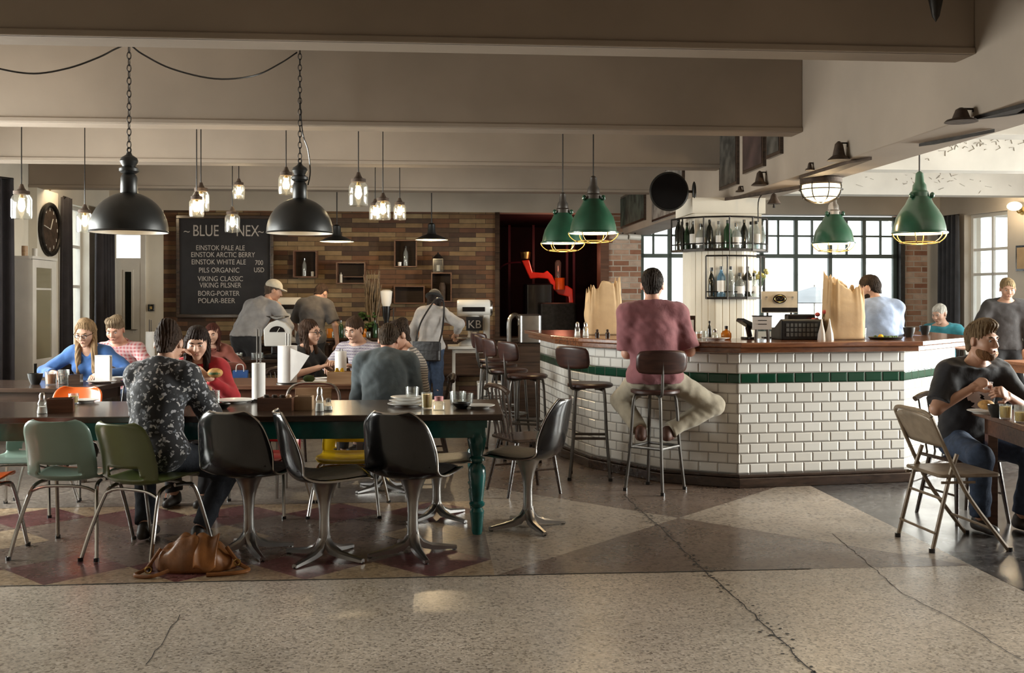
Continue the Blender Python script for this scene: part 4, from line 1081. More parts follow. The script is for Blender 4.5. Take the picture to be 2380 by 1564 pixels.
    if face:
        Hd.cap(hd(-.032,.082,.028), hd(.032,.082,.028), .012*s, k=.02)
        Hd.cap(hd(0,.090,.014), hd(0,.110,-.024), .008*s, .013*s, .012)
        for sg in (-1,1): Hd.ell(hd(sg*.010,.101,-.028), V3(.008,.009,.007)*s, Hm, .008).ell(hd(sg*.031,.103,.006), V3(.018,.016,.011)*s, Hm, .012, sub=True)
        Hd.cap(hd(-.016,.087,-.060), hd(.016,.087,-.060), .010*s, k=.012)
    parts.append(Hd.mesh(.0055*s))
    # hands: palm, four fingers of different length, thumb
    for i, sg in enumerate((-1,1)):
        sh, e_, wv = arms[i]; d = nrm(wv-e_); n_ = np.array(palm[i], float); n_ = n_-d*(n_@d); n_ = nrm(n_); sd_ = nrm(np.cross(d, n_))*(1 if sg > 0 else -1)
        th = sd_ if sd_@V3(-sg,0,0) > 0 else -sd_
        H = Sdf(); H.cap(wv-d*.02, wv+d*.012, .026*s, .027*s, .01).cap(wv+d*.02*s, wv+d*.070*s, .034*s, .040*s, .012, (n_, .42))
        for f_ in range(4):
            bs = wv+d*.082*s+th*(1.5-f_)*.0195*s; l1, l2 = [(.040,.034),(.045,.038),(.042,.036),(.033,.028)][f_]; c1 = curl*(.8+.12*f_); c2 = curl*2.0
            m1 = bs+(d*math.cos(c1)+n_*math.sin(c1))*l1*s; m2 = m1+(d*math.cos(c2)+n_*math.sin(c2))*l2*s
            H.cap(wv+d*.05*s+th*(1.5-f_)*.016*s, bs, .0095*s, k=.006).cap(bs, m1, .0092*s, .0085*s, .003).cap(m1, m2, .0085*s, .007*s, .003)
        b0 = wv+d*.025*s+th*.026*s; b1 = b0+nrm(d*.6+th*.65+n_*.35)*.042*s; b2 = b1+nrm(d*.85+th*.15+n_*.45)*.032*s
        H.cap(b0, b1, .014*s, .0105*s, .010).cap(b1, b2, .0105*s, .008*s, .004)
        parts.append(H.mesh(.0042*s))
    body = npmesh('body', parts, skin(sk), root)
    # ---- clothes
    if top is not None:
        S = Sdf(); g = .013+loose; torso(S, g, loose*.6)
        for sh, e_, wv in arms:
            if sleeve <= 0: continue
            if sleeve <= 1:
                en = sh+(e_-sh)*sleeve; dn = nrm(e_-sh); S.cap(sh, en+dn*.03, .066*s+loose, .060*s+loose, .04, planes=[(en, dn)])
            else:
                S.cap(sh, e_, .062*s+loose, .053*s+loose, .04); en = e_+(wv-e_)*(sleeve-1)*.97; dn = nrm(wv-e_)
                S.cap(e_, en+dn*.03, .053*s+loose, .039*s+loose*.6, .02, planes=[(en, dn)])
        S.plane(P+V3(0,0,hem), V3(0,0,-1)); S.plane(NB+nd*.035*s, nd+Fw*.25)
        S.cap(NB-d3*.0, NB+nd*.2, neckr*s, k=.005, sub=True)
        if vneck: S.cap(NB+Fw*.09*s, NB+Fw*(.12)*s-d3*vneck*s, .05*s, .012*s, .004, sub=True)
        npmesh(tname, [S.mesh(res*.95, .0040, PN[0])], top, root)
    if bot is not None:
        S = Sdf(); g = .012
        S.cap(P+V3(-.06*s,0,0), P+V3(.06*s,0,0), (.108+g)*s, k=.04, sq=(V3(0,0,1),.76) if hz < .9 else (V3(0,1,0),.88)); S.cap(P, P+d1*.12, (.13+g*.6)*s, (.120+g*.4)*s, .04, f2)
        if legs:
            for h_, k_, a_ in lg:
                S.cap(h_, k_, .096*s, .072*s, .05); en = k_+(a_-k_)*.93; dn = nrm(a_-k_); S.cap(k_, en+dn*.04, .072*s, .057*s, .03, planes=[(en, dn)])
        S.plane(P+d1*.10, d1)
        npmesh(bname, [S.mesh(res, .0045, PN[0]+5)], bot, root)
    if legs:
        for i, (h_, k_, a_) in enumerate(lg):
            fd = nrm(np.array(fdir[i], float)); z0 = a_[2]-.065*s; S = Sdf(); lift = V3(0,0,1)
            S.cap(a_-fd*.035*s-lift*.035*s, a_+fd*.13*s-lift*.042*s, .036*s, .034*s, .02).cap(a_-fd*.01, a_-lift*.03*s, .042*s, .040*s, .02).plane(V3(0,0,z0), -lift)
            npmesh('shoe', [S.mesh(.008)], shoe or SHOE, root)
    # ---- hair, face
    if hair:
        S = Sdf(); S.ell(hd(0,-.016,.033), V3(.081,.102,.096)*s, Hm, .02)
        if hair in ('tousled',): S.ell(hd(.0,.035,.105), V3(.07,.06,.035)*s, Hm, .03).ell(hd(-.03,.0,.12), V3(.05,.06,.03)*s, Hm, .02)
        S.ell(hd(.012,.100,-.048), V3(.070,.085,.100)*s, Hm, .030, sub=True)
        if hair in ('short','tousled'):
            for sg in (-1,1): S.ell(hd(sg*.085,.012,-.03), V3(.03,.045,.048)*s, Hm, .01, sub=True)
            S.cap(hd(0,-.045,-.01), hd(0,-.050,-.062), .058*s, .046*s, .03); S.plane(hd(0,-.09,-.088), Hm@V3(0,.5,-1))
        if hair in ('long','bob','bun_long'):
            dn = -up*.75-Hm[:,2]*.25; L = {'long':.30,'bob':.13,'bun_long':.10}[hair]
            for sg in (-1,1): S.cap(hd(sg*.066,-.015,.0), hd(sg*.072,.0,-.06)+dn*L*s+Fw*.03, .030*s, .024*s, .03)
            S.cap(hd(0,-.05,.0), hd(0,-.062,-.05)+dn*(L*.95)*s, .066*s, .055*s, .04, (Hm[:,1],.6))
        if hair == 'bun': S.ell(hd(.01,-.085,.080), V3(.050,.048,.045)*s, Hm, .012).cap(hd(0,-.045,-.01), hd(0,-.055,-.07), .060*s, .045*s, .03); S.plane(hd(0,-.09,-.10), Hm@V3(0,.5,-1))
        npmesh('hair', [S.mesh(.0052*s, .0035, PN[0], (HC, Hm, .0026))], hairm(hc), root)
    if face:
        for sg in (-1,1):
            mb = MB(); c = hd(sg*.031,.0785,.005); mb.ell(tuple(c), (.0115*s,)*3, 12, 8); mb.m = 1; mb.ell(tuple(c+Hm[:,1]*.0072*s), (.0058*s,)*3, 10, 6); mb.build('eye', [EYE, IRIS], root)
            MB().tube([hd(sg*.017,.096,.026), hd(sg*.032,.0965,.032), hd(sg*.047,.083,.027)], .0042*s, 6).build('eyebrow', hairm(tuple(x*.8 for x in hc)), root)
        MB().tube([hd(-.022,.086,-.060), hd(0,.099,-.0585), hd(.022,.086,-.060)], [.003*s,.0062*s,.003*s], 8).build('lips', LIP, root)
    if beard:
        S = Sdf(); S.ell(hd(0,.030,-.055), V3(.062,.070,.072)*s, Hm, .02).ell(hd(0,.074,-.098), V3(.028,.026,.026)*s, Hm, .02)
        S.ell(hd(0,.095,-.022), V3(.062,.06,.055)*s, Hm, .01, sub=True); S.plane(hd(0,0,-.035), Hm[:,2]); S.cap(hd(-.016,.1,-.060), hd(.016,.1,-.060), .012*s, k=.004, sub=True)
        npmesh('beard', [S.mesh(.006*s)], hairm(beard), root)
    if glasses:
        g_ = None; mb = MB()
        for sg in (-1,1): mb.tube([hd(sg*.031+.021*math.cos(t), .106, .004+.015*math.sin(t)) for t in [2*math.pi*i/14 for i in range(14)]], .0026*s, 6, closed=True)
        mb.tube([hd(-.010,.107,.008), hd(.010,.107,.008)], .0024*s, 6)
        for sg in (-1,1): mb.tube([hd(sg*.052,.104,.008), hd(sg*.080,.06,.008), hd(sg*.080,-.01,.002)], .0024*s, 6)
        mb.build('glasses', glasses, root)
    if hat:
        kind, hm = hat
        if kind == 'cap':
            S = Sdf(); S.ell(hd(0,-.012,.048), V3(.090,.108,.093)*s, Hm, .01); S.plane(hd(0,0,.036), Hm@V3(0,.12,-1)); 
            S.cap(hd(-.03,.10,.045), hd(.03,.10,.045), .055*s, k=.01, sq=(Hm[:,2],.22))
        else:
            S = Sdf(); S.ell(hd(0,-.012,.052), V3(.092,.110,.100)*s, Hm, .01); S.plane(hd(0,0,.02), Hm@V3(0,.1,-1)); S.ell(hd(0,-.012,.032), V3(.125,.145,.014)*s, Hm, .01)
        npmesh('cap' if kind == 'cap' else 'hat', [S.mesh(.006)], hm, root)
    root['_hc'] = list(map(float, HC))
    return root, dict(HC=HC, Hm=Hm, NB=NB, C=C, P=P, arms=arms, Fw=Fw, R1=R1, d2=d2)
JEANS = pm('denim', (.035,.055,.10), .85, 0, 30, .25, .3, 60); DJEANS = pm('dark_denim', (.022,.026,.036), .85, 0, 30, .25, .3, 60)
BLKT = cloth('black_trousers', (.012,.011,.013)); KHAKI = cloth('khaki_cotton', (.36,.31,.23))
SKL = (.60,.36,.26); SKM = (.50,.28,.19); SKR = (.56,.29,.20)
def at(px, Y, z=0.): return (X_(px,Y), Y, z)
# floral blouse, back to us, on the olive chair
person('woman in a black floral blouse seated with her back to us at the long table', (-2.07,5.87,0), R(-6), hz=.565, lean=.15, slouch=.30, hp=.42, hy=.15, s=.98, fem=True,
       hands=((-.06,.38,.89),(.14,.40,.86)), elbow=((-.55,-.3,-1),(.6,-.3,-1)), hair='bun', hc=(.035,.020,.013), face=False, sk=SKM,
       top=mk_print('floral_print', (.010,.010,.013), [(.55,.52,.52),(.35,.36,.40),(.10,.11,.13),(.62,.60,.58)], 40, .40), tname='blouse', sleeve=1.95, hem=-.12, loose=.016,
       bot=DJEANS, feet=((-.16,.20,.075),(.20,.14,.075)), res=.0085)
# red sleeved woman facing us
person('dark haired woman in a red top eating at the long table, facing us', at(494,7.5), R(174), hz=.53, lean=.24, slouch=.22, side=.10, hp=.34, hy=.28, s=.96, fem=True,
       hands=((-.10,.34,.90),(.16,.30,1.02)), elbow=((-.8,.0,-1),(.9,.0,-1)), palm=((1,0,0),(-1,0,0)), curl=.8, hair='long', hc=(.02,.012,.009), sk=SKL,
       top=cloth('crimson_knit', (.36,.010,.016)), tname='sweater', sleeve=1.9, bot=BLKT, res=.009)
# small reddish haired woman farther back
person('auburn haired woman at the far table just right of the red sleeved woman', at(507,11.1), R(176), hz=.50, lean=.2, slouch=.3, hp=.25, hy=.1, s=.90, fem=True, hair='bob', hc=(.06,.018,.012), sk=SKL,
       top=cloth('rust_knit', (.22,.06,.04)), tname='sweater', sleeve=1.9, bot=BLKT, legs=False, res=.013)
# blonde woman with glasses
person('blonde long haired woman with dark glasses in a blue top at the left table', at(216,9.06), R(184), hz=.53, lean=.16, slouch=.2, hp=.40, hy=-.05, s=.98, fem=True, hands=((-.2,.30,.80),(.22,.32,.81)), elbow=((-1,-.2,-.5),(1,-.2,-.5)),
       hair='long', hc=(.30,.20,.11), sk=SKL, top=cloth('royal_blue_jersey', (.045,.13,.36)), tname='top', sleeve=1.85, vneck=.12, bot=BLKT, glasses=M['black'], res=.010)
person('young man in a pink plaid shirt behind the blonde woman', at(294,9.95), R(172), hz=.53, lean=.22, slouch=.28, hp=.42, hy=.15, hands=((-.2,.35,.82),(.16,.38,.84)), hair='tousled', hc=(.20,.145,.09), sk=SKR,
       top=mk_stripe('pink_plaid', (.60,.34,.33), (.42,.12,.13), 90, 'Z', .85, (.55,.48,.5)), sleeve=1.5, bot=JEANS, res=.011)
# standing at the scales
person('man in a white cap and grey sweater leaning over the counter', at(570,12.86), R(-20), hz=.95, lean=.40, slouch=.2, side=.42, hp=.35, hy=-.9, s=1.05, hands=((-.22,.02,.80),(.32,.42,.95)), elbow=((-1,-.6,.1),(.8,-.2,-.6)),
       hair='short', hc=(.10,.07,.05), face=True, sk=SKM, top=cloth('heather_grey_knit', (.30,.285,.28), .5), tname='sweater', sleeve=1.95, hem=.03, loose=.02, bot=BLKT, hat=('cap', cloth('cream_cotton', (.52,.47,.38))), feet=((-.12,0,.07),(.12,.05,.07)), knee=((0,1,0),(0,1,0)), res=.012)
person('man in a charcoal T-shirt standing with bowed head at the back counter', at(723,13.25), R(-14), hz=.93, lean=.18, slouch=.3, hp=.75, hy=-.25, hands=((-.20,.25,.92),(.30,.16,.86)), elbow=((-1,-.5,-.2),(1,-.5,-.2)),
       hair='short', hc=(.04,.025,.018), face=False, sk=SKM, top=cloth('charcoal_jersey', (.085,.075,.07), .6), tname='t_shirt', sleeve=.85, hem=-.06, loose=.018, bot=BLKT, feet=((-.12,0,.07),(.12,0,.07)), knee=((0,1,0),(0,1,0)), res=.012)
r_, q = person('woman in a grey sweater, dark hat and jeans standing by the white shop scale', at(1000,12.55), R(-12), hz=.86, lean=.12, slouch=.26, hp=.55, s=.92, fem=True, hands=((-.22,.15,.82),(.28,.22,1.02)), elbow=((-1,-.6,0),(1,-.4,-.3)),
       hair='bob', hc=(.02,.014,.012), face=False, sk=SKL, top=cloth('pale_grey_knit', (.42,.39,.37), .5), tname='sweater', sleeve=1.9, hem=-.08, loose=.014, bot=JEANS, bname='jeans', hat=('hat', cloth('black_felt', (.013,.012,.012))), feet=((-.06,.0,.07),(.09,.05,.07)), knee=((0,1,0),(0,1,0)), res=.012)
bag = thing('shoulder_bag', 'black shoulder bag hanging on the back of the woman in the dark hat', 'bag', (r_.location.x-.02, 12.36, .80), R(-12))
MB().rbox(-.17,.17,-.05,.05,-.11,.13,.045,5).build('bag_body', M['black_leather'], bag)
MB().rbox(-.172,.172,-.056,-.048,.02,.135,.004).build('flap', M['black_leather'], bag)
MB().tube([(-.15,0,.12),(-.10,.04,.35),(.02,.06,.56),(.10,.10,.66),(.15,.20,.60),(.16,.12,.3),(.15,0,.12)], .011, 6, smooth=5).build('strap', M['black_leather'], bag)
# middle table
person('brunette woman with glasses in a black top turned to the right at the middle table', at(692,9.2), R(-112), hz=.53, lean=.14, slouch=.2, hp=.10, hy=.0, s=.94, fem=True, hands=((-.05,.34,.86),(.14,.30,.84)), elbow=((-1,.1,-.7),(1,.1,-.7)),
       hair='bob', hc=(.05,.028,.018), sk=SKL, top=cloth('black_jersey', (.014,.013,.015)), tname='top', sleeve=.5, bot=BLKT, glasses=M['black'], res=.010)
person('man in a slate blue shirt seated with his back to us behind the long table', at(893,7.72), R(2), hz=.54, lean=.26, slouch=.42, hp=.50, hy=-.12, s=.98, hands=((-.10,.33,.84),(.12,.33,.84)), elbow=((-.35,-.3,-1),(.4,-.3,-1)),
       hair='short', hc=(.05,.033,.021), face=False, sk=SKR, top=cloth('slate_blue_cotton', (.075,.095,.105), .8), sleeve=1.9, hem=-.06, loose=.020, bot=DJEANS, res=.0085)
person('woman in a grey striped top half hidden behind the slate shirted man', at(978,8.5), R(98), hz=.53, lean=.16, slouch=.3, hp=.4, hy=.5, s=.98, fem=True, hands=((-.24,.30,.80),(.12,.36,.80)), hair='bun', hc=(.035,.022,.015), sk=SKM,
       top=mk_stripe('grey_stripe', (.50,.47,.43), (.16,.15,.15), 150, 'Z'), tname='top', sleeve=1.6, neckr=.085, bot=BLKT, res=.010)
person('pale faced man in a light plaid shirt beyond the slate shirted man', at(852,10.0), R(160), hz=.53, lean=.25, slouch=.28, hp=.35, hy=-.1, s=1.0, hands=((-.10,.38,.80),(.26,.30,.78)), hair='short', hc=(.06,.035,.022), sk=SKL,
       top=mk_stripe('pale_plaid', (.46,.43,.43), (.22,.19,.24), 110, 'Z', .85, (.35,.30,.36)), sleeve=1.5, bot=JEANS, res=.011)
# at the bar
person('man in a dusky pink T-shirt and khakis seated on a bar stool, back to us', (1.085,7.70,0), R(4), hz=.862, lean=.13, slouch=.16, hp=.14, hy=-.28, s=1.05, hands=((-.08,.22,1.20),(.14,.20,1.20)), elbow=((-.35,-.5,-1),(.5,-.45,-1)),
       hair='short', hc=(.022,.015,.011), face=False, sk=SKR, top=cloth('dusky_rose_cotton', (.245,.085,.095), .6), tname='t_shirt', sleeve=.95, hem=-.05, loose=.02, bot=KHAKI, res=.0085,
       feet=((-.10,.02,.44),(.10,.0,.44)), knee=((-.25,1,.1),(1.3,.22,.2)), fdir=((.1,1,-.1),(.35,.8,-.1)), shoe=pm('brown_suede', (.09,.035,.022), .6, 0, 9, .3))
person('bartender in a light blue shirt bowed behind the bar by the brick pier', (3.50,9.6,0), R(2), hz=.93, lean=.22, slouch=.36, side=.06, hp=.35, hy=.9, hands=((-.14,.30,1.0),(.05,.30,1.0)), elbow=((-.4,-.3,-1),(.2,-.4,-1)), hair='short', hc=(.03,.02,.014), face=True, sk=SKM,
       top=cloth('pale_blue_cotton', (.30,.37,.52), .6), sleeve=1.9, hem=-.06, loose=.014, bot=BLKT, feet=((-.12,0,.07),(.12,0,.07)), knee=((0,1,0),(0,1,0)), res=.0105, beard=(.03,.02,.014))
# right side
r15, q15 = person('bearded young man in a dark printed T-shirt eating at the right hand table', (2.98,6.66,0), R(192), hz=.53, lean=.16, slouch=.30, hp=.08, hy=.30, s=1.0, hands=((-.07,.33,.84),(.13,.25,.885)),
       elbow=((-1,-.1,-.8),(1,-.1,-.8)), palm=((1,0,.2),(-1,0,.2)), curl=.9, hair='tousled', hc=(.13,.085,.045), sk=SKM, top=cloth('navy_black_jersey', (.013,.0125,.016), .5), tname='t_shirt', sleeve=.85, hem=-.06, loose=.018,
       bot=JEANS, bname='jeans', feet=((-.14,.36,.075),(.14,.34,.075)), res=.0075, beard=(.15,.075,.035))
mb = MB(); rr = random.Random(5)
def prt(x, z):
    c = q15['C']; p = c+q15['R1']*x+q15['d2']*z; return Vector(p+q15['Fw']*(.142-1.7*x*x+.06*z))
def blob(cx_, cz_, rx, rz_, n=18):
    P_ = [(cx_+rx*rr.uniform(.72,1.12)*math.cos(2*math.pi*i/n), cz_+rz_*rr.uniform(.72,1.12)*math.sin(2*math.pi*i/n)) for i in range(n)]
    k = 5; v = [prt(cx_,cz_)]+[prt(cx_+(x-cx_)*j/k, cz_+(z-cz_)*j/k) for j in range(1,k+1) for x,z in P_]
    f = [(0,1+i,1+(i+1)%n) for i in range(n)]+[(1+(j-1)*n+i,1+j*n+i,1+j*n+(i+1)%n,1+(j-1)*n+(i+1)%n) for j in range(1,k) for i in range(n)]
    mb.add(v, f)
blob(0,.035,.095,.055); blob(.06,-.03,.05,.035); blob(-.06,-.03,.05,.04); blob(0,-.08,.07,.04)
mb.build('shirt_print', cloth('white_print', (.62,.58,.58)), r15)
person('white haired person in a turquoise shirt seated by the grey curtain', at(2193,12.9), R(150), hz=.62, lean=.15, slouch=.25, hp=.35, hy=-.4, hands=((-.2,.33,.85),(.2,.33,.85)), hair='short', hc=(.62,.60,.55), sk=SKL,
       top=cloth('turquoise_cotton', (.05,.30,.38), .5), sleeve=1.0, bot=BLKT, legs=True, feet=((-.11,.40,.075),(.11,.40,.075)), res=.012)
person('fair haired man in a dark grey sweater standing in the bright hall', at(2334,12.0), R(172), hz=.90, lean=.10, slouch=.12, hp=.3, hy=-.1, s=1.02, hands=((-.26,.08,.82),(.22,.22,.92)), elbow=((-1,-.5,0),(1,-.4,0)), hair='short', hc=(.34,.25,.14), sk=SKL,
       top=cloth('dark_grey_knit', (.055,.052,.054), .6), tname='sweater', sleeve=1.9, hem=-.05, loose=.018, bot=BLKT, feet=((-.12,0,.07),(.12,0,.07)), knee=((0,1,0),(0,1,0)), res=.012)
# ================================================================ LAMPS
def glow(parent, loc, e, col=(1,.74,.42), r=.03):
    l = bpy.data.lights.new('bulb_glow', 'POINT'); l.energy = e; l.color = col; l.shadow_soft_size = r
    o = bpy.data.objects.new('bulb_glow', l); COL.objects.link(o); o.parent = parent; o.location = loc; return o
def chain(mb, x, y, z0, z1, link=.052, sw=.0):
    n = int((z1-z0)/(link*.78)); st_ = (z1-z0)/n
    for i in range(n):
        zc = z0+(i+.5)*st_; a = (i%2)*math.pi/2+sw*i; pts = []
        for k in range(10):
            t = 2*math.pi*k/10; u = .013*math.cos(t); pts.append((x+u*math.cos(a), y+u*math.sin(a), zc+link*.5*math.sin(t)))
        mb.tube(pts, .0034, 5, closed=True)
    return mb
def dome_lamp(label, px, Y, py, r, lit=True):
    z = Z_(py, Y); t = thing('pendant_lamp', label, 'lamp', at(px,Y,z), 0, None); m = M['black_matte']
    pr_ = [(r,0),(r*1.02,.006),(r*1.0,.012)]+[(r*math.cos(a), .012+.252*math.sin(a)) for a in [R(x) for x in range(6,79,6)]]
    e_ = pr_[-1]; pr_ += [(.054,e_[1]+.006),(.052,e_[1]+.10),(.045,e_[1]+.118),(.03,e_[1]+.13)]
    top_ = e_[1]+.13; inner_ = [(x-.008 if x > .09 else x*.8, y-.004) for x, y in pr_[2:13]][::-1]
    MB().lathe(pr_, n=40, cap=False).build('shade', m, t)
    MB().lathe([(r-.002,.002)]+[(x-.006, y-.006) for x, y in pr_[3:-4]], n=40, cap=False).build('reflector', M['white_paint'], t)
    mb = MB(); mb.lathe([(.045,top_),(.062,top_+.012),(.062,top_+.03),(.04,top_+.045),(.05,top_+.06),(.058,top_+.078),(.05,top_+.10),(.02,top_+.12),(.012,top_+.14)], n=20)
    mb.build('holder', m, t)
    MB().tube([(.012*math.cos(a_),0,top_+.15+.018*math.sin(a_)) for a_ in [2*math.pi*i/12 for i in range(12)]], .005, 6, closed=True).build('ring', M['iron'], t)
    chain(MB(), 0, 0, top_+.165, ZC-z).build('chain', M['iron'], t)
    MB().lathe([(0,ZC-z),(.05,ZC-z),(.05,ZC-z-.015),(.02,ZC-z-.03),(0,ZC-z-.03)][::-1], n=16).build('ceiling_rose', M['iron'], t)
    MB().ell((0,0,.07),(.035,.035,.05)).build('bulb', M['bulb'], t)
    glow(t, (0,0,.05), 6); return t
dome_lamp('large black dome lamp on a chain, the left one over the long table', 300, 6.6, 541, .245)
d2_ = dome_lamp('large black dome lamp on a chain, nearer the middle, partly over the blackboard', 697, 7.5, 543, .243)
MB().tube([(.06,0,.36),(.075,.01,.46),(.06,0,.62),(.02,0,.75),(.0,0,1.0)], .005, 6, smooth=5).build('cable', M['black'], d2_)
mb = MB(); a_, b_, c_ = w(-40,150,6.4), w(268,116,6.55), w(297,112,6.6)
mb.tube([w(-60,140,6.3), w(0,160,6.35), w(80,171,6.4), w(160,158,6.45), w(230,133,6.5), w(270,113,6.55), w(300,104,6.6), w(330,125,6.66), w(400,160,6.8), w(500,183,7.0), w(590,176,7.2), w(650,148,7.38), w(690,122,7.5)], .006, 6, smooth=6)
tag(mb.build('hanging_cable', M['black']), 'thin black cable swagged between the two dome lamp chains', 'cable')
def green_lamp(label, px, Y, py, r, zt=ZC, tone=None, cage=True, e=8):
    z = Z_(py, Y); t = thing('pendant_lamp', label, 'lamp', at(px,Y,z), 0, 'green enamel cage lamps over the bar'); m = M['green_en']
    MB().lathe([(r*1.04,0),(r*1.05,.012),(r*.98,.02),(r*.95,.06),(r*.86,.125),(r*.68,.185),(r*.52,.228),(r*.45,.258),(r*.38,.282),(r*.2,.288)], n=36, cap=False).build('shade', m, t)
    MB().lathe([(r*1.02,.002),(r*.94,.02),(r*.90,.06),(r*.80,.12),(r*.6,.178),(r*.3,.20),(0,.205)], n=36, cap=False).build('reflector', M['lit_white'], t)
    nk = MB().lathe([(r*.36,.28),(r*.34,.315),(r*.27,.33),(r*.25,.37),(r*.17,.395),(r*.14,.46),(.01,.475)], n=18).build('neck', M['steel_dark'] if tone is None else tone, t)
    for k in range(3):
        a = R(90+120*k); MB().ell((r*.46*math.cos(a), r*.46*math.sin(a), .29), (.018,.018,.024), 10, 6).build('wing_nut', m, t)
    if cage:
        mb = MB(); n_ = 6
        for k in range(n_):
            a = 2*math.pi*k/n_; c, s_ = math.cos(a), math.sin(a)
            mb.tube([(r*1.05*c,r*1.05*s_,.004),(r*.97*c,r*.97*s_,-.03),(r*.72*c,r*.72*s_,-.065),(r*.35*c,r*.35*s_,-.075)], .0042, 6, smooth=3)
        for rr_, zz in ((r*.72,-.065),(r*.35,-.075)):
            mb.tube([(rr_*math.cos(2*math.pi*i/28), rr_*math.sin(2*math.pi*i/28), zz) for i in range(28)], .0042, 6, closed=True)
        mb.build('wire_guard', M['brass'], t)
    MB().ell((0,0,.06),(.032,.032,.05)).build('bulb', M['bulb'], t)
    MB().tube([(0,0,.46),(0,0,zt-z)], .006, 6).build('cord', M['iron'], t)
    glow(t, (0,0,.02), e); return t
green_lamp('green enamel cage lamp in front of the dark doorway, the larger left one', 1379, 8.3, 543, .196)
green_lamp('green enamel cage lamp half behind the larger one at the doorway', 1308, 9.4, 566, .195)
green_lamp('green enamel cage lamp hanging in front of the green window frames', 1937, 9.75, 567, .196, ZC, M['chrome'])
green_lamp('green enamel cage lamp at the right in front of the brick pier', 2137, 7.66, 544, .196, ZC, M['green_en'])
def disc_lamp(label, px, Y, py, r):
    z = Z_(py, Y); t = thing('pendant_lamp', label, 'lamp', at(px,Y,z), 0, 'flat black factory lamps before the brick wall'); m = M['black_matte']
    MB().lathe([(r,0),(r,.008),(r*.55,.055),(r*.3,.075),(r*.24,.10),(r*.22,.20),(r*.12,.22)], n=32, cap=False).build('shade', m, t)
    MB().lathe([(0,.03),(r*.6,.028),(r*.97,.004)], n=32, cap=False).build('reflector', M['lit_white'], t)
    MB().tube([(0,0,.21),(0,0,ZC-z)], .008, 6).build('rod', M['iron'], t)
    glow(t, (0,0,-.03), 22); return t
disc_lamp('flat black factory lamp half hidden by the dome lamp, before the brick wall', 783, 13.0, 562, .222)
disc_lamp('flat black factory lamp in the clear before the brick wall', 1003, 13.0, 558, .214)
JL = ['near the charcoal curtain at the far left','just left of the left dome lamp','upper of the overlapping pair left of the second dome lamp','lower of the overlapping pair left of the second dome lamp',
 'small one high above the blackboard','lit one over the blackboard heading','close beside the left of the second dome lamp','large clear one right of the second dome lamp','leftmost of the low trio over the brick wall','middle and largest of the low trio over the brick wall','rightmost of the low trio over the brick wall']
def jar_lamp(i, px, Y, y0, y1):
    zt_, zb_ = Z_(y0, Y), Z_(y1, Y); h = zt_-zb_; jh = h*.78; r = jh*.36
    t = thing('jar_lamp', 'mason jar pendant lamp, '+JL[i], 'lamp', at(px,Y,zb_), 0, 'mason jar pendant lamps')
    MB().lathe([(0,.004),(r*.92,.004),(r,.02),(r,jh*.72),(r*.93,jh*.80),(r*.72,jh*.90),(r*.70,jh)], n=22, cap=False).build('jar', M['jar'], t)
    MB().lathe([(r*.75,jh-.02),(r*.78,jh-.016),(r*.78,jh+.006),(r*.45,jh+.012),(r*.3,jh+.03),(.012,h)], n=18).build('lid', M['rust'], t)
    MB().lathe([(.012,jh*.98),(.014,jh*.78)][::-1], n=10).build('socket', M['brass'], t)
    MB().ell((0,0,jh*.53), (jh*.125,jh*.125,jh*.26), 14, 10).build('bulb', M['bulb'], t)
    MB().tube([(0,0,h),(0,0,ZC-zb_)], .0045, 6).build('cord', M['black'], t)
    glow(t, (0,0,jh*.5), 8); return t
for i, a in enumerate(((50,8.05,428,510),(197,9.3,475,541),(467,8.27,424,492),(457,8.04,445,505),(555,10.25,415,464),(540,10.2,480,541),(665,8.1,388,453),(833,8.0,400,480),(872,10.3,462,512),(890,8.7,448,512),(929,10.3,460,512))): jar_lamp(i, *a)
# caged oval light on the girder soffit
t = thing('cage_light', 'oval caged glass light glowing under the white girder', 'lamp', (X_(1908,8.15), 8.15, ZG), TH)
MB().lathe([(.15,0),(.165,-.01),(.165,-.045),(.15,-.06),(0,-.06)][::-1], n=28).build('base', M['rust'], t)
MB().lathe([(.145,-.06),(.15,-.10),(.12,-.16),(.06,-.19),(0,-.195)][::-1], n=28).build('globe', M['cagebulb'], t)
mb = MB()
for k in range(8):
    c, s_ = math.cos(2*math.pi*k/8), math.sin(2*math.pi*k/8)
    mb.tube([(.165*c,.165*s_,-.05),(.17*c,.17*s_,-.10),(.14*c,.14*s_,-.165),(.07*c,.07*s_,-.20),(0,0,-.207)], .0045, 6, smooth=3)
for rr_, zz in ((.17,-.10),(.14,-.165)): mb.tube([(rr_*math.cos(2*math.pi*i/28), rr_*math.sin(2*math.pi*i/28), zz) for i in range(28)], .0045, 6, closed=True)
mb.build('wire_guard', M['iron'], t); glow(t, (0,0,-.26), 10)

# ================================================================ GIRDER: bells, airplane-like boards, pictures, disc
def ong(px, py, off=.0):       # a point on the girder's left face seen at a photo pixel
    b = pb(px, GA0); return rm(GA0-off, b, zb(py, GA0, b)), b
def bell(label, px, py0, py1, rr_, full=False):
    p, b = ong(px, py1, rr_*.9); Y = p.y; h = (py1-py0)/F*Y
    t = thing('bell', label, 'bell', (p.x,p.y,p.z), TH)
    MB().lathe([(rr_*1.15,0),(rr_*1.0,.012),(rr_*.62,h*.25),(rr_*.48,h*.6),(rr_*.38,h*.85),(rr_*.12,h*.98),(0,h)], n=20).build('bell_body', M['rust'], t)
    MB().tube([(0,0,h*.9),(rr_*.85,0,h*.9),(rr_*.9,0,h*.7)], .006, 6).build('bracket', M['iron'], t)
    if full: MB().tube([(0,0,.02),(0,0,-.05)], [.008,.014], 8).build('clapper', M['iron'], t)
    return t
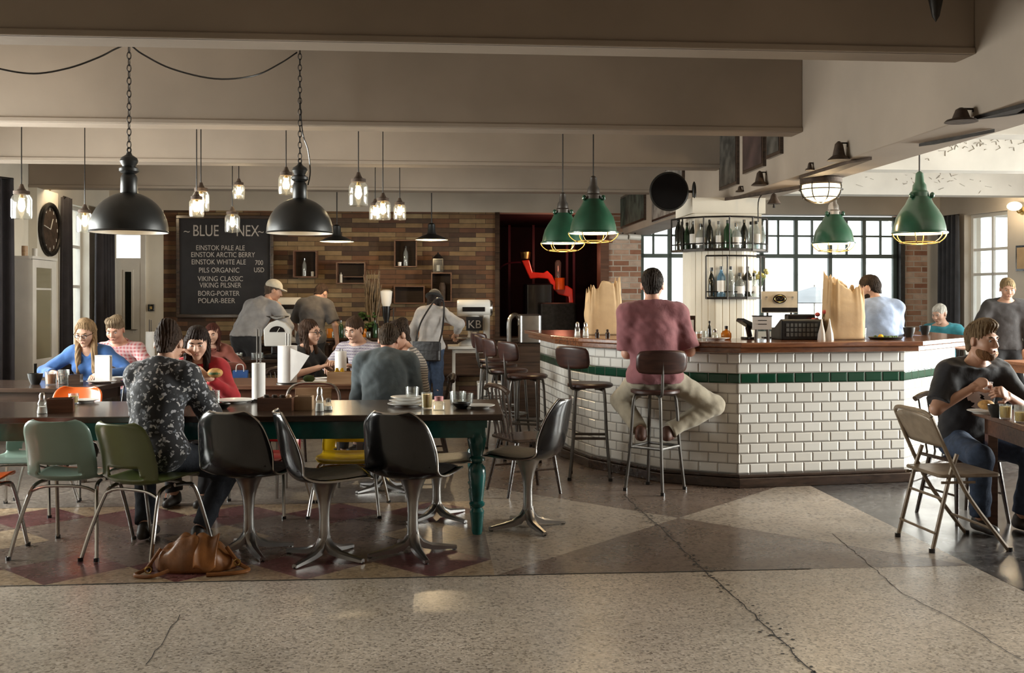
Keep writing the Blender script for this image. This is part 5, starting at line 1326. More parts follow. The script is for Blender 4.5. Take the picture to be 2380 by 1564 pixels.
bell('small rusty bell on the girder just above the bottle column', 1727, 432, 446, .035)
bell('rusty flared bell on the girder below the middle framed picture', 1781, 397, 431, .065)
bell('thin pointed rusty bell on the girder beside the caged light', 1890, 377, 396, .03)
bell('tall rusty bell in the middle of the girder', 1970, 328, 373, .07)
bell('large dark rusty bell on the girder at the right edge of the picture', 2262, 250, 284, .075)
p = w(1799, 474, 9.25); t = thing('hanging_bell', 'dark bell with a clapper hanging by an iron bracket at the column', 'bell', p)
MB().lathe([(.062,0),(.056,.012),(.036,.045),(.028,.075),(.018,.092),(0,.098)], n=20).build('bell_body', M['rust'], t)
MB().tube([(0,0,.02),(0,0,-.035)], [.006,.013], 8).build('clapper', M['iron'], t)
MB().tube([(0,0,.09),(0,.0,.12),(-.05,.03,.13),(-.10,.05,.09),(-.13,.06,.02),(-.13,.06,-.16)], .006, 6, smooth=3).build('bracket', M['iron'], t)
def board(label, pts, th, m=None):
    mb = MB(); P_ = [rm(a,b,ZG) for a, b in pts]; c = sum(P_, Vector())/len(P_)
    mb.prism([(q.x-c.x,q.y-c.y) for q in P_], -th, -.001); return tag(mb.build('soffit_board', m or M['rust'], loc=c), label, 'board')
b1_, b2_ = pb(1880, GA0+.1), pb(2020, GA0+.1)
board('long tapering weathered board fixed under the girder behind the caged light', [(GA0+.02,b1_),(GA0+.16,b1_-.3),(GA0+.12,b2_),(GA0+.04,b2_+.2)], .022)
b1_, b2_ = pb(1700, GA0+.02), pb(1805, GA0+.12)
board('weathered board fixed under the girder above the bottle column', [(GA0-.08,b1_-.1),(GA0+.02,b1_-.3),(GA0+.26,b2_-.2),(GA0+.22,b2_)], .03)
b1_, b2_ = pb(2150, GA0+.2), pb(2300, GA0+.3)
board('dark pointed board fixed under the girder at the right', [(GA0+.16,b1_),(GA0+.24,b1_-.25),(GA0+.33,b2_),(GA0+.30,b2_+.1),(GA0+.22,b1_-.1)], .02, M['iron'])
b1_, b2_ = pb(2280, GA0+.04), pb(2420, GA0+.12)
board('dark forked board fixed under the girder at the right edge', [(GA0+.0,b1_),(GA0+.12,b1_-.12),(GA0+.30,b2_-.1),(GA0+.28,b2_),(GA0+.12,b1_-.2),(GA0+.06,b2_)], .02, M['iron'])
def gpic(label, px0, px1, py0, py1, m, name='framed_picture'):
    b0_, b1_ = pb(px0, GA0), pb(px1, GA0); bm = (b0_+b1_)/2; hb = abs(b0_-b1_)/2
    z0_, z1_ = zb(py1, GA0, bm), min(ZB+.55, zb(py0, GA0, bm)); c = rm(GA0, bm, (z0_+z1_)/2); hz_ = (z1_-z0_)/2
    t = thing(name, label, 'picture', c, TH)
    MB().box(-.03,0,-hb,hb,-hz_,hz_).build('frame', M['wood_dark'], t, smooth=False)
    MB().box(-.034,-.029,-hb+.03,hb-.03,-hz_+.03,hz_-.03).build('print', m, t, smooth=False); return t
ART = pm('faded_dark_print', (.055,.05,.042), .5, 0, 9, .8)
gpic('dark framed picture on the girder, the tall left one of three', 1678, 1719, 296, 436, ART)
gpic('dark framed picture on the girder, the middle one of three', 1733, 1781, 280, 396, pm('maroon_print', (.05,.028,.025), .5, 0, 5, .5))
gpic('dark framed picture on the girder, the short right one of three', 1788, 1821, 280, 364, ART)
gpic('dark green painted panel on the girder behind the cage lamps', 1410, 1502, 456, 530, pm('mural_greens', (.05,.065,.05), .6, 0, 6, .9), 'painted_panel')
gpic('small framed print on the girder behind the round black disc', 1520, 1592, 392, 505, pm('grey_print', (.28,.25,.22), .6, 0, 8, .6))
P = w(1555, 445, 9.75); t = thing('projecting_sign', 'round black disc sign on a bracket beside the bottle column', 'sign', P)
MB().tube([(.175*math.cos(2*math.pi*i/40),0,.175*math.sin(2*math.pi*i/40)) for i in range(40)], .016, 8, closed=True).build('rim', M['black_matte'], t)
mb = MB(); v = [(.17*math.cos(2*math.pi*i/40),y_,.17*math.sin(2*math.pi*i/40)) for y_ in (-.02,.02) for i in range(40)]
mb.add(v, [tuple(range(40)), tuple(range(79,39,-1))]+[(i,(i+1)%40,40+(i+1)%40,40+i) for i in range(40)]); mb.build('disc', M['sign_black'], t, smooth=False)
MB().tube([(.17,0,0),(.235,0.02,0)], .013, 8).build('arm', M['iron'], t)
MB().ell((.245,.02,0),(.022,.03,.10)).build('mount', M['black_matte'], t)
# drawing, worn marks on the hall beams
INK = pm('faded_ink', (.54,.51,.46), .85, 0, 40, .2)
mb = MB(); rr = random.Random(9)
for k in range(45):
    a0_ = 5.4+rr.gauss(0,.55); z_ = 3.02+rr.gauss(0,.07); l = rr.uniform(.02,.12); an = rr.uniform(0,3.1)
    mb.tube([(a0_, 9.896, z_), (a0_+l*math.cos(an)*.6, 9.896, min(3.2,z_+l*.5*math.sin(an))), (a0_+l*math.cos(an+.7), 9.896, min(3.2,z_+l*.6*math.sin(an+.7)))], .0035, 4)
for k in range(40):
    a0_ = 6.3+rr.gauss(0,.4); z_ = 2.93+rr.gauss(0,.05); l = rr.uniform(.02,.10); an = rr.uniform(0,3.1)
    mb.tube([(a0_, 12.276, z_), (a0_+l*math.cos(an), 12.276, z_+l*.5*math.sin(an))], .0035, 4)
o = mb.build('wall_drawing', INK, rz=TH); tag(o, 'faint sketchy line drawing on the white beams of the bright hall', 'drawing', kind='structure')

# ================================================================ BOTTLE COLUMN
BOT = {}
def bottle_mesh(kind):
    prof = {'wine':[(0,0),(.037,0),(.038,.01),(.038,.19),(.030,.225),(.014,.26),(.013,.31),(0,.31)],
            'squat':[(0,0),(.048,0),(.05,.01),(.05,.13),(.035,.165),(.015,.185),(.015,.23),(.018,.235),(0,.238)],
            'spirit':[(0,0),(.040,0),(.042,.01),(.042,.20),(.025,.235),(.015,.25),(.015,.295),(.018,.30),(0,.303)],
            'slim':[(0,0),(.030,0),(.031,.01),(.031,.17),(.020,.215),(.012,.24),(.012,.29),(0,.292)]}[kind]
    return prof
def bottle(label, loc, kind, m, sc=1., group=None, lab=None, cap_=True):
    pr_ = [(r*sc, z*sc) for r, z in bottle_mesh(kind)]; h = pr_[-1][1]
    o = MB().lathe(pr_, n=16).build('bottle', m, loc=loc); tag(o, label, 'bottle', group)
    if lab is not None:
        r = pr_[3][0]; z1_ = pr_[3][1]; MB().lathe([(r+.0008,z1_*.25),(r+.0008,z1_*.82)], n=16, cap=False).build('bottle_label', lab, o)
    if cap_: MB().lathe([(0,h-.03*sc),(.016*sc,h-.03*sc),(.016*sc,h+.004),(0,h+.006)], n=10).build('cap', M['black'], o)
    return o
CW = rm(CA, CB_)
def ringpts(r, a0, a1, n): return [(CW.x+r*math.cos(a0+(a1-a0)*i/n), CW.y+r*math.sin(a0+(a1-a0)*i/n)) for i in range(n+1)]
def rack(label, zs, ztop, r, a0, a1, n):
    t = thing('bottle_rack', label, 'rack', (CW.x, CW.y, zs))
    O = [(x-CW.x,y-CW.y) for x, y in ringpts(r,a0,a1,n)]; I = [(x-CW.x,y-CW.y) for x, y in ringpts(.375,a0,a1,n)]
    mb = MB(); ringprism(mb, O, I, -.022, 0); mb.build('shelf', M['iron'], t, smooth=False)
    MB().tube([(x,y,ztop-zs) for x, y in O], .009, 6).build('top_rail', M['iron'], t)
    MB().tube([(x,y,.05) for x, y in O], .006, 6).build('guard_rail', M['iron'], t)
    for x, y in O: MB().tube([(x,y,-.02),(x,y,ztop-zs)], .008, 6).build('upright', M['iron'], t)
    return t
RZ1, RZ0 = Z_(575,9.5), Z_(690,9.5)
rack('upper iron bottle rack around the white column, full of bottles', RZ1, Z_(500,9.5), .48, R(-178), R(-2), 6)
rack('lower iron bottle shelf around the white column with a few bottles', RZ0, Z_(592,9.5), .44, R(-118), R(-12), 4)
rr = random.Random(3); kinds = ['wine','squat','spirit','slim']
UL = ['dark wine bottle at the left end of the upper rack','squat brown bottle second from the left on the upper rack','dark bottle third from the left on the upper rack','black bottle with pale label left of centre on the upper rack','clear spirit bottle with white label in the front of the upper rack','slim dark bottle front left on the upper rack','clear bottle with grey label front centre of the upper rack','small green bottle front centre of the upper rack',
 'pale bottle front right of centre on the upper rack','tall dark wine bottle front right on the upper rack','clear spirit bottle right of the dark wine bottle on the upper rack','white labelled bottle near the right of the upper rack','clear slim bottle near the right end of the upper rack','squat clear bottle at the right end of the upper rack','tall clear bottle at the very right of the upper rack']
ms = ['bot_dark','bot_dark','bot_green','bot_dark','bot_clear','bot_dark','bot_clear','bot_green','bot_clear','bot_dark','bot_clear','bot_clear','bot_clear','bot_clear','bot_clear']
for i in range(15):
    a = R(-172+i*11.6); r = .420
    bottle(UL[i], (CW.x+r*math.cos(a), CW.y+r*math.sin(a), RZ1+.002), kinds[(i*3+1)%4] if i not in (0,9) else 'wine', M[ms[i]], .88 if i%4 else 1.0, 'bottles on the upper rack', M['white'] if i in (3,4,6,8,11) else None)
LL = [('black bottle at the left end of the lower shelf','slim','bot_dark',None),('blue glass gin bottle on the lower shelf','spirit','bot_blue','white'),('pale blue bottle beside the blue gin bottle','spirit','bot_clear',None),('round clear decanter in the middle of the lower shelf','squat','bot_clear','white'),('dark bottle with black cap right of the decanter','spirit','bot_dark','white'),('white labelled bottle near the flowers on the lower shelf','squat','bot_clear','white')]
for i, (l, k, m_, lb) in enumerate(LL):
    a = R(-112+i*13); bottle(l, (CW.x+.405*math.cos(a), CW.y+.405*math.sin(a), RZ0+.002), k, M[m_], .95, 'bottles on the lower shelf', M[lb] if lb else None)
def flowers(label, loc, petals, n, h, vase=True, cat='flowers'):
    t = thing('flower_vase', label, cat, loc); rr = random.Random(len(label))
    MB().lathe([(0,0),(.03,0),(.035,.02),(.028,.08),(.032,.11),(.028,.11),(.024,.08),(.0,.01)], n=14).build('vase', M['drink_glass'], t)
    mb = MB(); mf = MB()
    for k in range(n):
        a = rr.uniform(0,6.28); d = rr.uniform(.1,1)*.07; z_ = h*rr.uniform(.7,1)
        mb.tube([(0,0,.04),(d*.4*math.cos(a),d*.4*math.sin(a),z_*.6),(d*math.cos(a),d*math.sin(a),z_)], .003, 5)
        mf.ell((d*math.cos(a),d*math.sin(a),z_),(.022,.022,.018),8,5)
    mb.build('stems', M['leaf'], t); o = mf.build('blossom', petals, t); return t
a = R(-28); flowers('pale yellow flowers in a small vase at the right end of the lower shelf', (CW.x+.405*math.cos(a), CW.y+.405*math.sin(a), RZ0+.002), pm('yellow_petals', (.62,.56,.22), .7, 0, 30, .2), 9, .26)

for k, (px, l) in enumerate(((1476,'white cylindrical spotlight under the far end of the girder, right one'),(1447,'white cylindrical spotlight under the far end of the girder, left one'))):
    p = w(px, 547, 14.95); t = thing('spotlight', l, 'lamp', (p.x+.0, 14.95, ZG-.06), R(20-30*k), 'white spotlights under the girder')
    mb = MB(); n = 16; mb.tube([(-.10,0,0),(.08,0,-.01)], .045, 14); mb.build('housing', M['white_paint'], t); MB().tube([(0,0,.04),(0,0,.06)], .015, 8).build('mount', M['iron'], t)
# ================================================================ BACK WALL
def onb(px, py, off=0.):
    a = pa(px, BB-off); p = rm(a, BB-off); p.z = Z_(py, p.y); return p
def text(body, size, m, parent, loc, rot=(R(90),0,0), al='CENTER', name='lettering', ext=.0015, sx=1.):
    c = bpy.data.curves.new(name, 'FONT'); c.body = body; c.size = size; c.align_x = al; c.extrude = ext; c.materials.append(m)
    q_ = bpy.data.objects.new(name, c); COL.objects.link(q_); me = bpy.data.meshes.new_from_object(q_.evaluated_get(bpy.context.evaluated_depsgraph_get()))
    bpy.data.objects.remove(q_); me.name = name; o = bpy.data.objects.new(name, me); COL.objects.link(o); o.parent = parent; o.location = loc; o.rotation_euler = rot; o.scale = (sx,1,1); return o
p0, p1 = onb(410, 500, .06), onb(636, 738, .06); bw = (p1-p0).xy.length; bh = p0.z-p1.z
bb = thing('blackboard', 'large chalk lettered beer menu blackboard in a dark frame on the brick wall', 'blackboard', ((p0.x+p1.x)/2,(p0.y+p1.y)/2,p1.z), TH)
MB().box(-bw/2+.03,bw/2-.03,-.0,.03,.03,bh-.03).build('board', M['chalk'], bb, smooth=False)
mb = MB(); f_ = .05; mb.box(-bw/2,bw/2,-.03,.04,0,f_).box(-bw/2,bw/2,-.03,.04,bh-f_,bh).box(-bw/2,-bw/2+f_,-.03,.04,f_,bh-f_).box(bw/2-f_,bw/2,-.03,.04,f_,bh-f_).build('frame', M['wood_dark'], bb, smooth=False, bev=.006)
cx_ = -.02; k_ = bw/226.
def lz(py): return bh*(738-py)/238.
def lx(px): return (px-523)*k_
text('BLUE', .235, M['chalk_ink'], bb, (lx(478), -.004, lz(548)), sx=.72); text('NEX', .235, M['chalk_ink'], bb, (lx(575), -.004, lz(548)), sx=.72)
for px in (434, 606): text('~', .16, M['chalk_ink'], bb, (lx(px), -.004, lz(545)))
for t_, px, py, sx in (('EINSTOK PALE ALE',512,581,.80),('EINSTOK ARCTIC BERRY',518,597,.80),('EINSTOK WHITE ALE',508,614,.80),('PILS ORGANIC',509,633,.86),('VIKING CLASSIC',512,653,.86),('VIKING PILSNER',512,668,.80),('BORG-PORTER',508,687,.86),('POLAR-BEER',503,704,.92)):
    text(t_, .105, M['chalk_ink'], bb, (lx(px), -.004, lz(py)), sx=sx)
for t_, py in (('700',615),('USD',632)): text(t_, .10, M['chalk_ink'], bb, (lx(602), -.004, lz(py)), sx=.8)
def wall_box(label, px0, px1, py0, py1, dep=.22):
    p0, p1 = onb(px0, py0, dep), onb(px1, py1, dep); wd = (p1-p0).xy.length; h = p0.z-p1.z; t_ = .018
    t = thing('wall_box_shelf', label, 'shelf', ((p0.x+p1.x)/2,(p0.y+p1.y)/2,p1.z), TH, 'open box shelves on the brick wall')
    mb = MB(); mb.box(-wd/2,wd/2,0,dep,0,t_).box(-wd/2,wd/2,0,dep,h-t_,h).box(-wd/2,-wd/2+t_,0,dep,t_,h-t_).box(wd/2-t_,wd/2,0,dep,t_,h-t_).build('box', M['wood_brown'], t, smooth=False)
    MB().box(-wd/2+t_,wd/2-t_,dep-.012,dep,t_,h-t_).build('back_panel', M['wood_matte'], t, smooth=False); return t, wd, h
def inbox(t, x, y=.1, z=.0195):
    v = t.location; return (v.x+x*CT-y*ST, v.y+x*ST+y*CT, v.z+z)
b1_, _, _ = wall_box('square box shelf with a pale bottle, nearest the blackboard', 681, 736, 582, 645)
bottle('pale bottle in the box shelf nearest the blackboard', inbox(b1_, -.02), 'wine', M['bot_clear'], .85)
o = MB().lathe([(0,0),(.022,0),(.025,.07),(0,.075)], n=12).build('candle', M['white_paint'], loc=inbox(b1_, .10)); tag(o, 'small white candle beside the pale bottle in the box shelf', 'candle')
b2_, _, _ = wall_box('wide box shelf with an inner ledge and a white candle', 781, 849, 609, 660)
MB().box(-.11,.195,.02,.2,.10,.112).build('inner_ledge', M['wood_brown'], b2_, smooth=False)
o = MB().lathe([(0,0),(.02,0),(.02,.12),(.006,.13),(0,.16)], n=12).build('candle', M['white_paint'], loc=inbox(b2_, -.145, .05)); tag(o, 'white candle in the wide box shelf with the ledge', 'candle')
b3_, _, _ = wall_box('tall dark box shelf holding a glass decanter, highest on the wall', 916, 969, 557, 621)
bottle('dim glass decanter in the highest box shelf', inbox(b3_, .0), 'wine', M['bot_clear'], .95)
o = MB().lathe([(0,0),(.028,0),(.03,.06),(.026,.06),(.024,.006),(0,.006)], n=12).build('cup', M['china'], loc=inbox(b3_, -.09)); tag(o, 'small cup beside the glass decanter in the highest box shelf', 'cup')
b4_, _, h4 = wall_box('tall box shelf carrying a black lantern on top', 1002, 1050, 633, 702)
o = MB().lathe([(0,0),(.05,0),(.055,.22),(.04,.27),(0,.28)], n=14).build('jug', M['rust'], loc=inbox(b4_, .02)); tag(o, 'grey stoneware jug inside the box shelf under the lantern', 'jug')
b5_, _, _ = wall_box('low wide box shelf behind the woman in the dark hat', 915, 987, 664, 706)
L = thing('lantern', 'black metal candle lantern standing on a box shelf', 'lantern', inbox(b4_, -.05, .1, h4+.001), TH)
mb = MB(); mb.box(-.075,.075,-.075,.075,0,.02).box(-.075,.075,-.075,.075,.19,.205)
for sx in (-1,1):
    for sy in (-1,1): mb.box(sx*.07-.007,sx*.07+.007,sy*.07-.007,sy*.07+.007,.02,.19)
mb.build('frame', M['black'], L, smooth=False)
MB().lathe([(.085,.205),(.03,.27),(.012,.275),(.012,.30),(0,.30)], n=4).build('roof', M['black'], L, smooth=False)
MB().box(-.066,.066,-.066,.066,.02,.19).build('panes', M['jar'], L, smooth=False)
MB().lathe([(0,.02),(.028,.02),(.028,.11),(0,.11)], n=12).build('candle', M['white_paint'], L)
# back counter clutter
rr = random.Random(12); names = ['bottle','jar','glass','bottle','glass','jar']
BL = ['pale bottle','brown glass jar','short tumbler','green bottle','tall tumbler','clear storage jar']; order = ['first','second','third','fourth','fifth','sixth','seventh','eighth','ninth','tenth','eleventh','twelfth','thirteenth','fourteenth','fifteenth','sixteenth']
for i in range(16):
    px = 752+i*13.2 if i < 11 else 960+(i-11)*9
    a = pa(px, 14.45); p = rm(a, 14.36+(.14 if i % 2 else 0), .902); k = i % 6
    lab = '%s on the back counter, %s from the left of that row' % (BL[k], order[i])
    if k in (0,3): bottle(lab, p, 'spirit' if k else 'slim', M['bot_clear'] if k == 0 else M['bot_green'], .8, 'row on the back counter')
    else:
        r_, h_ = [(0,0),(.045,.13),(.035,.09),(0,0),(.032,.14),(.05,.16)][k]
        o = MB().lathe([(0,0),(r_*.9,0),(r_,h_*.1),(r_,h_*.85),(r_*.85,h_),(r_*.8,h_),(r_*.92,h_*.85),(r_*.9,.01),(0,.01)], n=14).build('jar' if k in (1,5) else 'tumbler', M['amber'] if k == 1 else M['jar'], loc=p); tag(o, lab, 'jar' if k in (1,5) else 'glass', 'row on the back counter')
P = onb(866, 700, .66); t = thing('dried_plant', 'tall bundle of dried stalks standing on the back counter', 'plant', (P.x, P.y, .90), 0)
MB().lathe([(0,0),(.07,0),(.09,.08),(.075,.2),(.06,.2),(.07,.08),(0,.02)], n=16).build('pot', M['iron'], t)
mb = MB()
for k in range(70):
    a = rr.uniform(0,6.28); d = rr.uniform(.03,.15); h = rr.uniform(.5,.98)
    mb.tube([(.03*math.cos(a),.03*math.sin(a),.1),(d*.7*math.cos(a),d*.7*math.sin(a),h*.6),(d*math.cos(a+.4),d*math.sin(a+.4),h)], [.007,.011,.003], 5)
mb.build('stalks', M['dry'], t)
mb = MB()
for k in range(40): a = rr.uniform(0,6.28); d = rr.uniform(.05,.20); mb.ell((-.1+d*math.cos(a)*.7,d*math.sin(a),.16+rr.uniform(-.05,.2)),(.035,.035,.02),6,4)
mb.build('leaves', M['leaf'], t)
P = onb(898, 690, .98); t = thing('coffee_grinder', 'white topped coffee grinder on a black stand by the dried stalks', 'grinder', (P.x, P.y, .90), TH)
MB().rbox(-.08,.08,-.08,.08,0,.03,.02).build('base', M['black'], t); MB().lathe([(.03,.03),(.035,.25),(.055,.32),(.06,.45)][::1], n=16).build('stand', M['black'], t)
MB().lathe([(.05,.45),(.07,.50),(.085,.66),(.05,.68),(0,.68)], n=18).build('hopper', M['china'], t); MB().tube([(.05,0,.40),(.10,-.05,.42),(.10,-.05,.25)], .010, 6).build('crank', M['iron'], t)
# vintage white scales
def cyl_scale(label, loc, rz, sign=None, sc=1.):
    t = thing('shop_scale', label, 'scale', loc, rz); m = M['china']
    MB().lathe([(.0,0),(.20,0),(.21,.02),(.17,.05),(.10,.08),(.075,.14),(.08,.30),(.085,.40)], n=22).build('base', m, t)
    mb = MB(); n = 26; v = []
    for x, r in ((-.22,.02),(-.22,.105),(-.20,.115),(.20,.115),(.22,.105),(.22,.02)): v += [(x, r*math.cos(2*math.pi*i/n), .50+r*math.sin(2*math.pi*i/n)) for i in range(n)]
    f = [(j*n+i,j*n+(i+1)%n,(j+1)*n+(i+1)%n,(j+1)*n+i) for j in range(5) for i in range(n)]+[tuple(range(n)),tuple(range(5*n,6*n))]
    mb.add(v, f); mb.build('drum', m, t)
    MB().box(-.15,.15,-.122,-.10,.455,.515).build('dial_window', M['black'], t, smooth=False)
    mb = MB(); mb.tube([(.235+.0*i,.085*math.cos(2*math.pi*i/20),.50+.085*math.sin(2*math.pi*i/20)) for i in range(20)], .02, 8, closed=True); mb.build('end_ring', M['chrome'], t)
    MB().rbox(.13,.22,-.07,.07,.06,.44,.03).build('column', m, t)
    if sign:
        MB().box(-.10,.12,-.13,-.115,.20,.385).build('price_board', M['chalk'], t, smooth=False); text(sign, .15, M['chalk_ink'], t, (.01,-.132,.235), name='price')
    MB().lathe([(0,.10),(.15,.10),(.16,.115),(0,.115)], (-.10,-.1,0), 20).build('tray', M['chrome'], t)
    t.scale = (sc,sc,sc); return t
P = w(1100, 790, 12.85); cyl_scale('white drum shaped shop scale with a black price board on the small table', (P.x+.0, 12.9, .86), R(4), 'KB', .95)
P = w(664, 700, 13.8); cyl_scale('white drum shaped shop scale behind the man in the white cap', (P.x, 13.78, .86), R(6), None, 1.0)
t = thing('dial_scale', 'white kitchen scale with an arched black dial window on the far table', 'scale', (w(650,790,12.1).x, 12.0, .75), R(5))
MB().rbox(-.15,.15,-.13,.13,0,.05,.03).build('base', M['black'], t); MB().rbox(-.07,.07,-.06,.08,.05,.14,.02).build('stem', M['black'], t)
mb = MB(); P_ = [(-.15,.14),(.15,.14),(.16,.34),(.09,.42),(.0,.455),(-.09,.42),(-.16,.34)]
mb.add([(x,y_,z) for y_ in (-.05,.07) for x, z in P_], [tuple(range(7)), tuple(range(13,6,-1))]+[(i,(i+1)%7,7+(i+1)%7,7+i) for i in range(7)]); mb.build('housing', M['china'], t, smooth=False, bev=.012)
mb = MB(); A = [(.09*math.cos(R(x)), .31+.07*math.sin(R(x))) for x in range(0,181,15)]; n = len(A)
mb.add([(x,y_,z) for y_ in (-.056,-.045) for x, z in A], [tuple(range(n)), tuple(range(2*n-1,n-1,-1))]+[(i,(i+1)%n,n+(i+1)%n,n+i) for i in range(n)]); mb.build('dial_window', M['black'], t, smooth=False)
MB().tube([(0,-.06,.31),(.03,-.06,.36)], .004, 5).build('needle', M['white_paint'], t)
MB().lathe([(0,.455),(.03,.455),(.13,.49),(.14,.50),(0,.50)], n=20).build('pan', M['chrome'], t)
P = fl(1137, 940); t = thing('white_crate', 'white metal box standing on the floor under the scale table', 'box', (w(1137,900,12.0).x, 12.05, 0), R(4))
MB().rbox(-.14,.14,-.15,.15,0,.44,.015).build('body', M['china'], t); MB().rbox(-.145,.145,-.155,.155,.44,.465,.015).build('lid', M['china'], t); MB().box(-.04,.04,-.156,-.149,.33,.355).build('handle_slot', M['black'], t, smooth=False)
# dark room: red machine, jar, steel box
t = thing('red_machine', 'glossy red stepped machine glowing in the dark doorway', 'machine', rm(pa(1280,16.4), 16.4, 0), TH)
k = 16.4/F
def q(px, py): return ((px-1280)*k, Z_(py, 16.3))
mb = MB(); pts = [q(*x) for x in ((1210,605),(1228,603),(1236,632),(1262,634),(1270,628),(1282,640),(1292,662),(1318,664),(1330,672),(1332,708),(1322,706),(1320,690),(1296,684),(1284,672),(1272,648),(1250,646),(1230,648))]; n = len(pts)
mb.add([(x,y_,z) for y_ in (-.11,.11) for x, z in pts], [tuple(range(n)), tuple(range(2*n-1,n-1,-1))]+[(i,(i+1)%n,n+(i+1)%n,n+i) for i in range(n)]); mb.build('arm', M['red_gloss'], t, smooth=False, bev=.015)
x, z = q(1260, 700); MB().rbox(x-.30,x+.16,-.25,.25,0,z+.28,.05).build('cabinet', M['black'], t)
x, z = q(1300, 670); MB().lathe([(0,z-.02),(.08,z-.02),(.085,z+.16),(.09,z+.17),(0,z+.17)], (x,-.1,0), 20).build('bucket', M['orange'], t)
MB().lathe([(.05,z+.17),(.055,z+.42),(.03,z+.46),(0,z+.46)], (x-.02,0,0), 16).build('glass_cylinder', M['jar'], t)
x, z = q(1220, 592); MB().lathe([(0,z-.06),(.08,z-.06),(.10,z+.05),(0,z+.06)], (x,0,0), 18).build('hopper', M['brass'], t)
x, z = q(1290, 735); MB().rbox(x-.30,x+.3,-.45,-.05,z-.35,z+.22,.05).build('front_hood', M['iron'], t)
l = bpy.data.lights.new('machine_fill', 'POINT'); l.energy = 7; l.color = (1,.35,.22); l.shadow_soft_size = .1; lo = bpy.data.objects.new('machine_fill', l); COL.objects.link(lo); lo.parent = t; lo.location = (.1,-.5,2.1)  # bare fill light with no fixture, put before the machine
t = thing('steel_kettle_unit', 'steel box with a rounded chrome tap at the end of the bar wing', 'appliance', (w(1215,760,12.6).x, 12.6, 0), R(4))
MB().rbox(-.26,.26,-.22,.22,0,.90,.02).build('stand', M['wood_dark'], t); MB().rbox(-.05,.22,-.15,.15,.90,1.26,.04).build('steel_box', M['alu'], t)
MB().tube([(-.17,0,.90),(-.17,0,1.16),(-.13,0,1.24),(-.08,0,1.25),(-.04,0,1.20),(-.04,-.02,1.12)], .03, 10, smooth=4).build('tap', M['chrome'], t)

# ================================================================ THINGS ON THE TABLES
def plate(label, x, y, z, r=.12, stack=None, group=None, dz=0):
    o = MB().lathe([(0,0),(r*.6,0),(r*.66,.006),(r,.018),(r,.021),(r*.62,.011),(0,.010)], n=30).build('plate', M['china'], loc=(x,y,z+dz)); return tag(o, label, 'plate', group)
def tumbler(label, x, y, z, m=None, r=.036, h=.095, fill=.75, group=None):
    t = thing('tumbler', label, 'glass', (x,y,z), 0, group)
    MB().lathe([(0,0),(r*.85,0),(r*.9,.004),(r,h),(r*.94,h),(r*.84,.010),(0,.010)], n=20).build('glass', M['drink_glass'], t)
    if m is not None: MB().lathe([(0,.011),(r*.83,.011),(r*(.84+.09*fill),h*fill),(0,h*fill)], n=18).build('drink', m, t)
    return t
def shaker(label, x, y, z, h=.13):
    t = thing('shaker', label, 'shaker', (x,y,z))
    MB().lathe([(0,0),(.028,0),(.030,.012),(.024,h*.35),(.026,h*.5),(.016,h*.66),(.016,h*.7)], n=18).build('body', M['jar'], t)
    MB().lathe([(0,.003),(.026,.003),(.022,h*.33),(0,h*.33)], n=14).build('salt', M['white'], t)
    MB().lathe([(.017,h*.66),(.018,h*.86),(.011,h*.97),(0,h)], n=16).build('lid', M['chrome'], t); return t
def roll_stand(label, x, y, z, r, h, pole, flare=False, rz=0):
    t = thing('paper_roll_stand', label, 'paper roll', (x,y,z), rz)
    MB().lathe([(0,0),(r*1.15,0),(r*1.15,.012),(.014,.016),(0,.016)], n=26).build('base', M['steel_dark'], t)
    MB().tube([(-.010,0,.014),(-.010,0,pole)], .006, 8).build('pole', M['steel_dark'], t); MB().tube([(.012,0,.014),(.012,0,pole*.99)], .006, 8).build('pole', M['steel_dark'], t)
    MB().lathe([(.02,.018),(r,.018),(r,.018+h),(.02,.018+h)], n=30).build('paper_roll', M['white'], t)
    if flare:
        def fn(u, v):
            return Vector((r*.6+u*.17, -r*.8-.03*u*u*(1-v)-.01*math.sin(3*v), .018+.01+(h-.03)*(v*(1-.32*u*0)+0)*(1)-u*(.0+.01)*1+(1-v)*u*.0-.0+(v-1)*0-(1-v)*0 +(-u*.06*v)+(u*(1-v))*.16*0))
        mb = MB(); P_ = [(r*.5,-r*.87,.03),(r*1.35,-r*1.0,.10),(r*2.55,-r*1.15,h*.80),(r*1.2,-r*1.0,h*.93),(r*.5,-r*.87,h)]
        mb.add(P_, [(0,1,3,4),(1,2,3)]); mb.build('loose_sheet', M['white'], t, smooth=False, solid=.002)
    return t
def bowl(label, x, y, z, r, m, h=None):
    h = h or r*.6; o = MB().lathe([(0,0),(r*.55,0),(r*.6,.006),(r*.9,h*.6),(r,h),(r*.95,h),(r*.84,h*.6),(r*.5,.014),(0,.012)], n=24).build('bowl', m, loc=(x,y,z)); return tag(o, label, 'bowl')
def wood_box(label, x, y, z, lx, ly, h, rz, m, name='napkin_box'):
    t = thing(name, label, 'box', (x,y,z), rz); q = .009
    mb = MB(); mb.box(-lx/2,lx/2,-ly/2,ly/2,0,q).box(-lx/2,lx/2,-ly/2,-ly/2+q,q,h).box(-lx/2,lx/2,ly/2-q,ly/2,q,h).box(-lx/2,-lx/2+q,-ly/2+q,ly/2-q,q,h).box(lx/2-q,lx/2,-ly/2+q,ly/2-q,q,h); mb.build('box', m, t, smooth=False)
    return t
T = .75
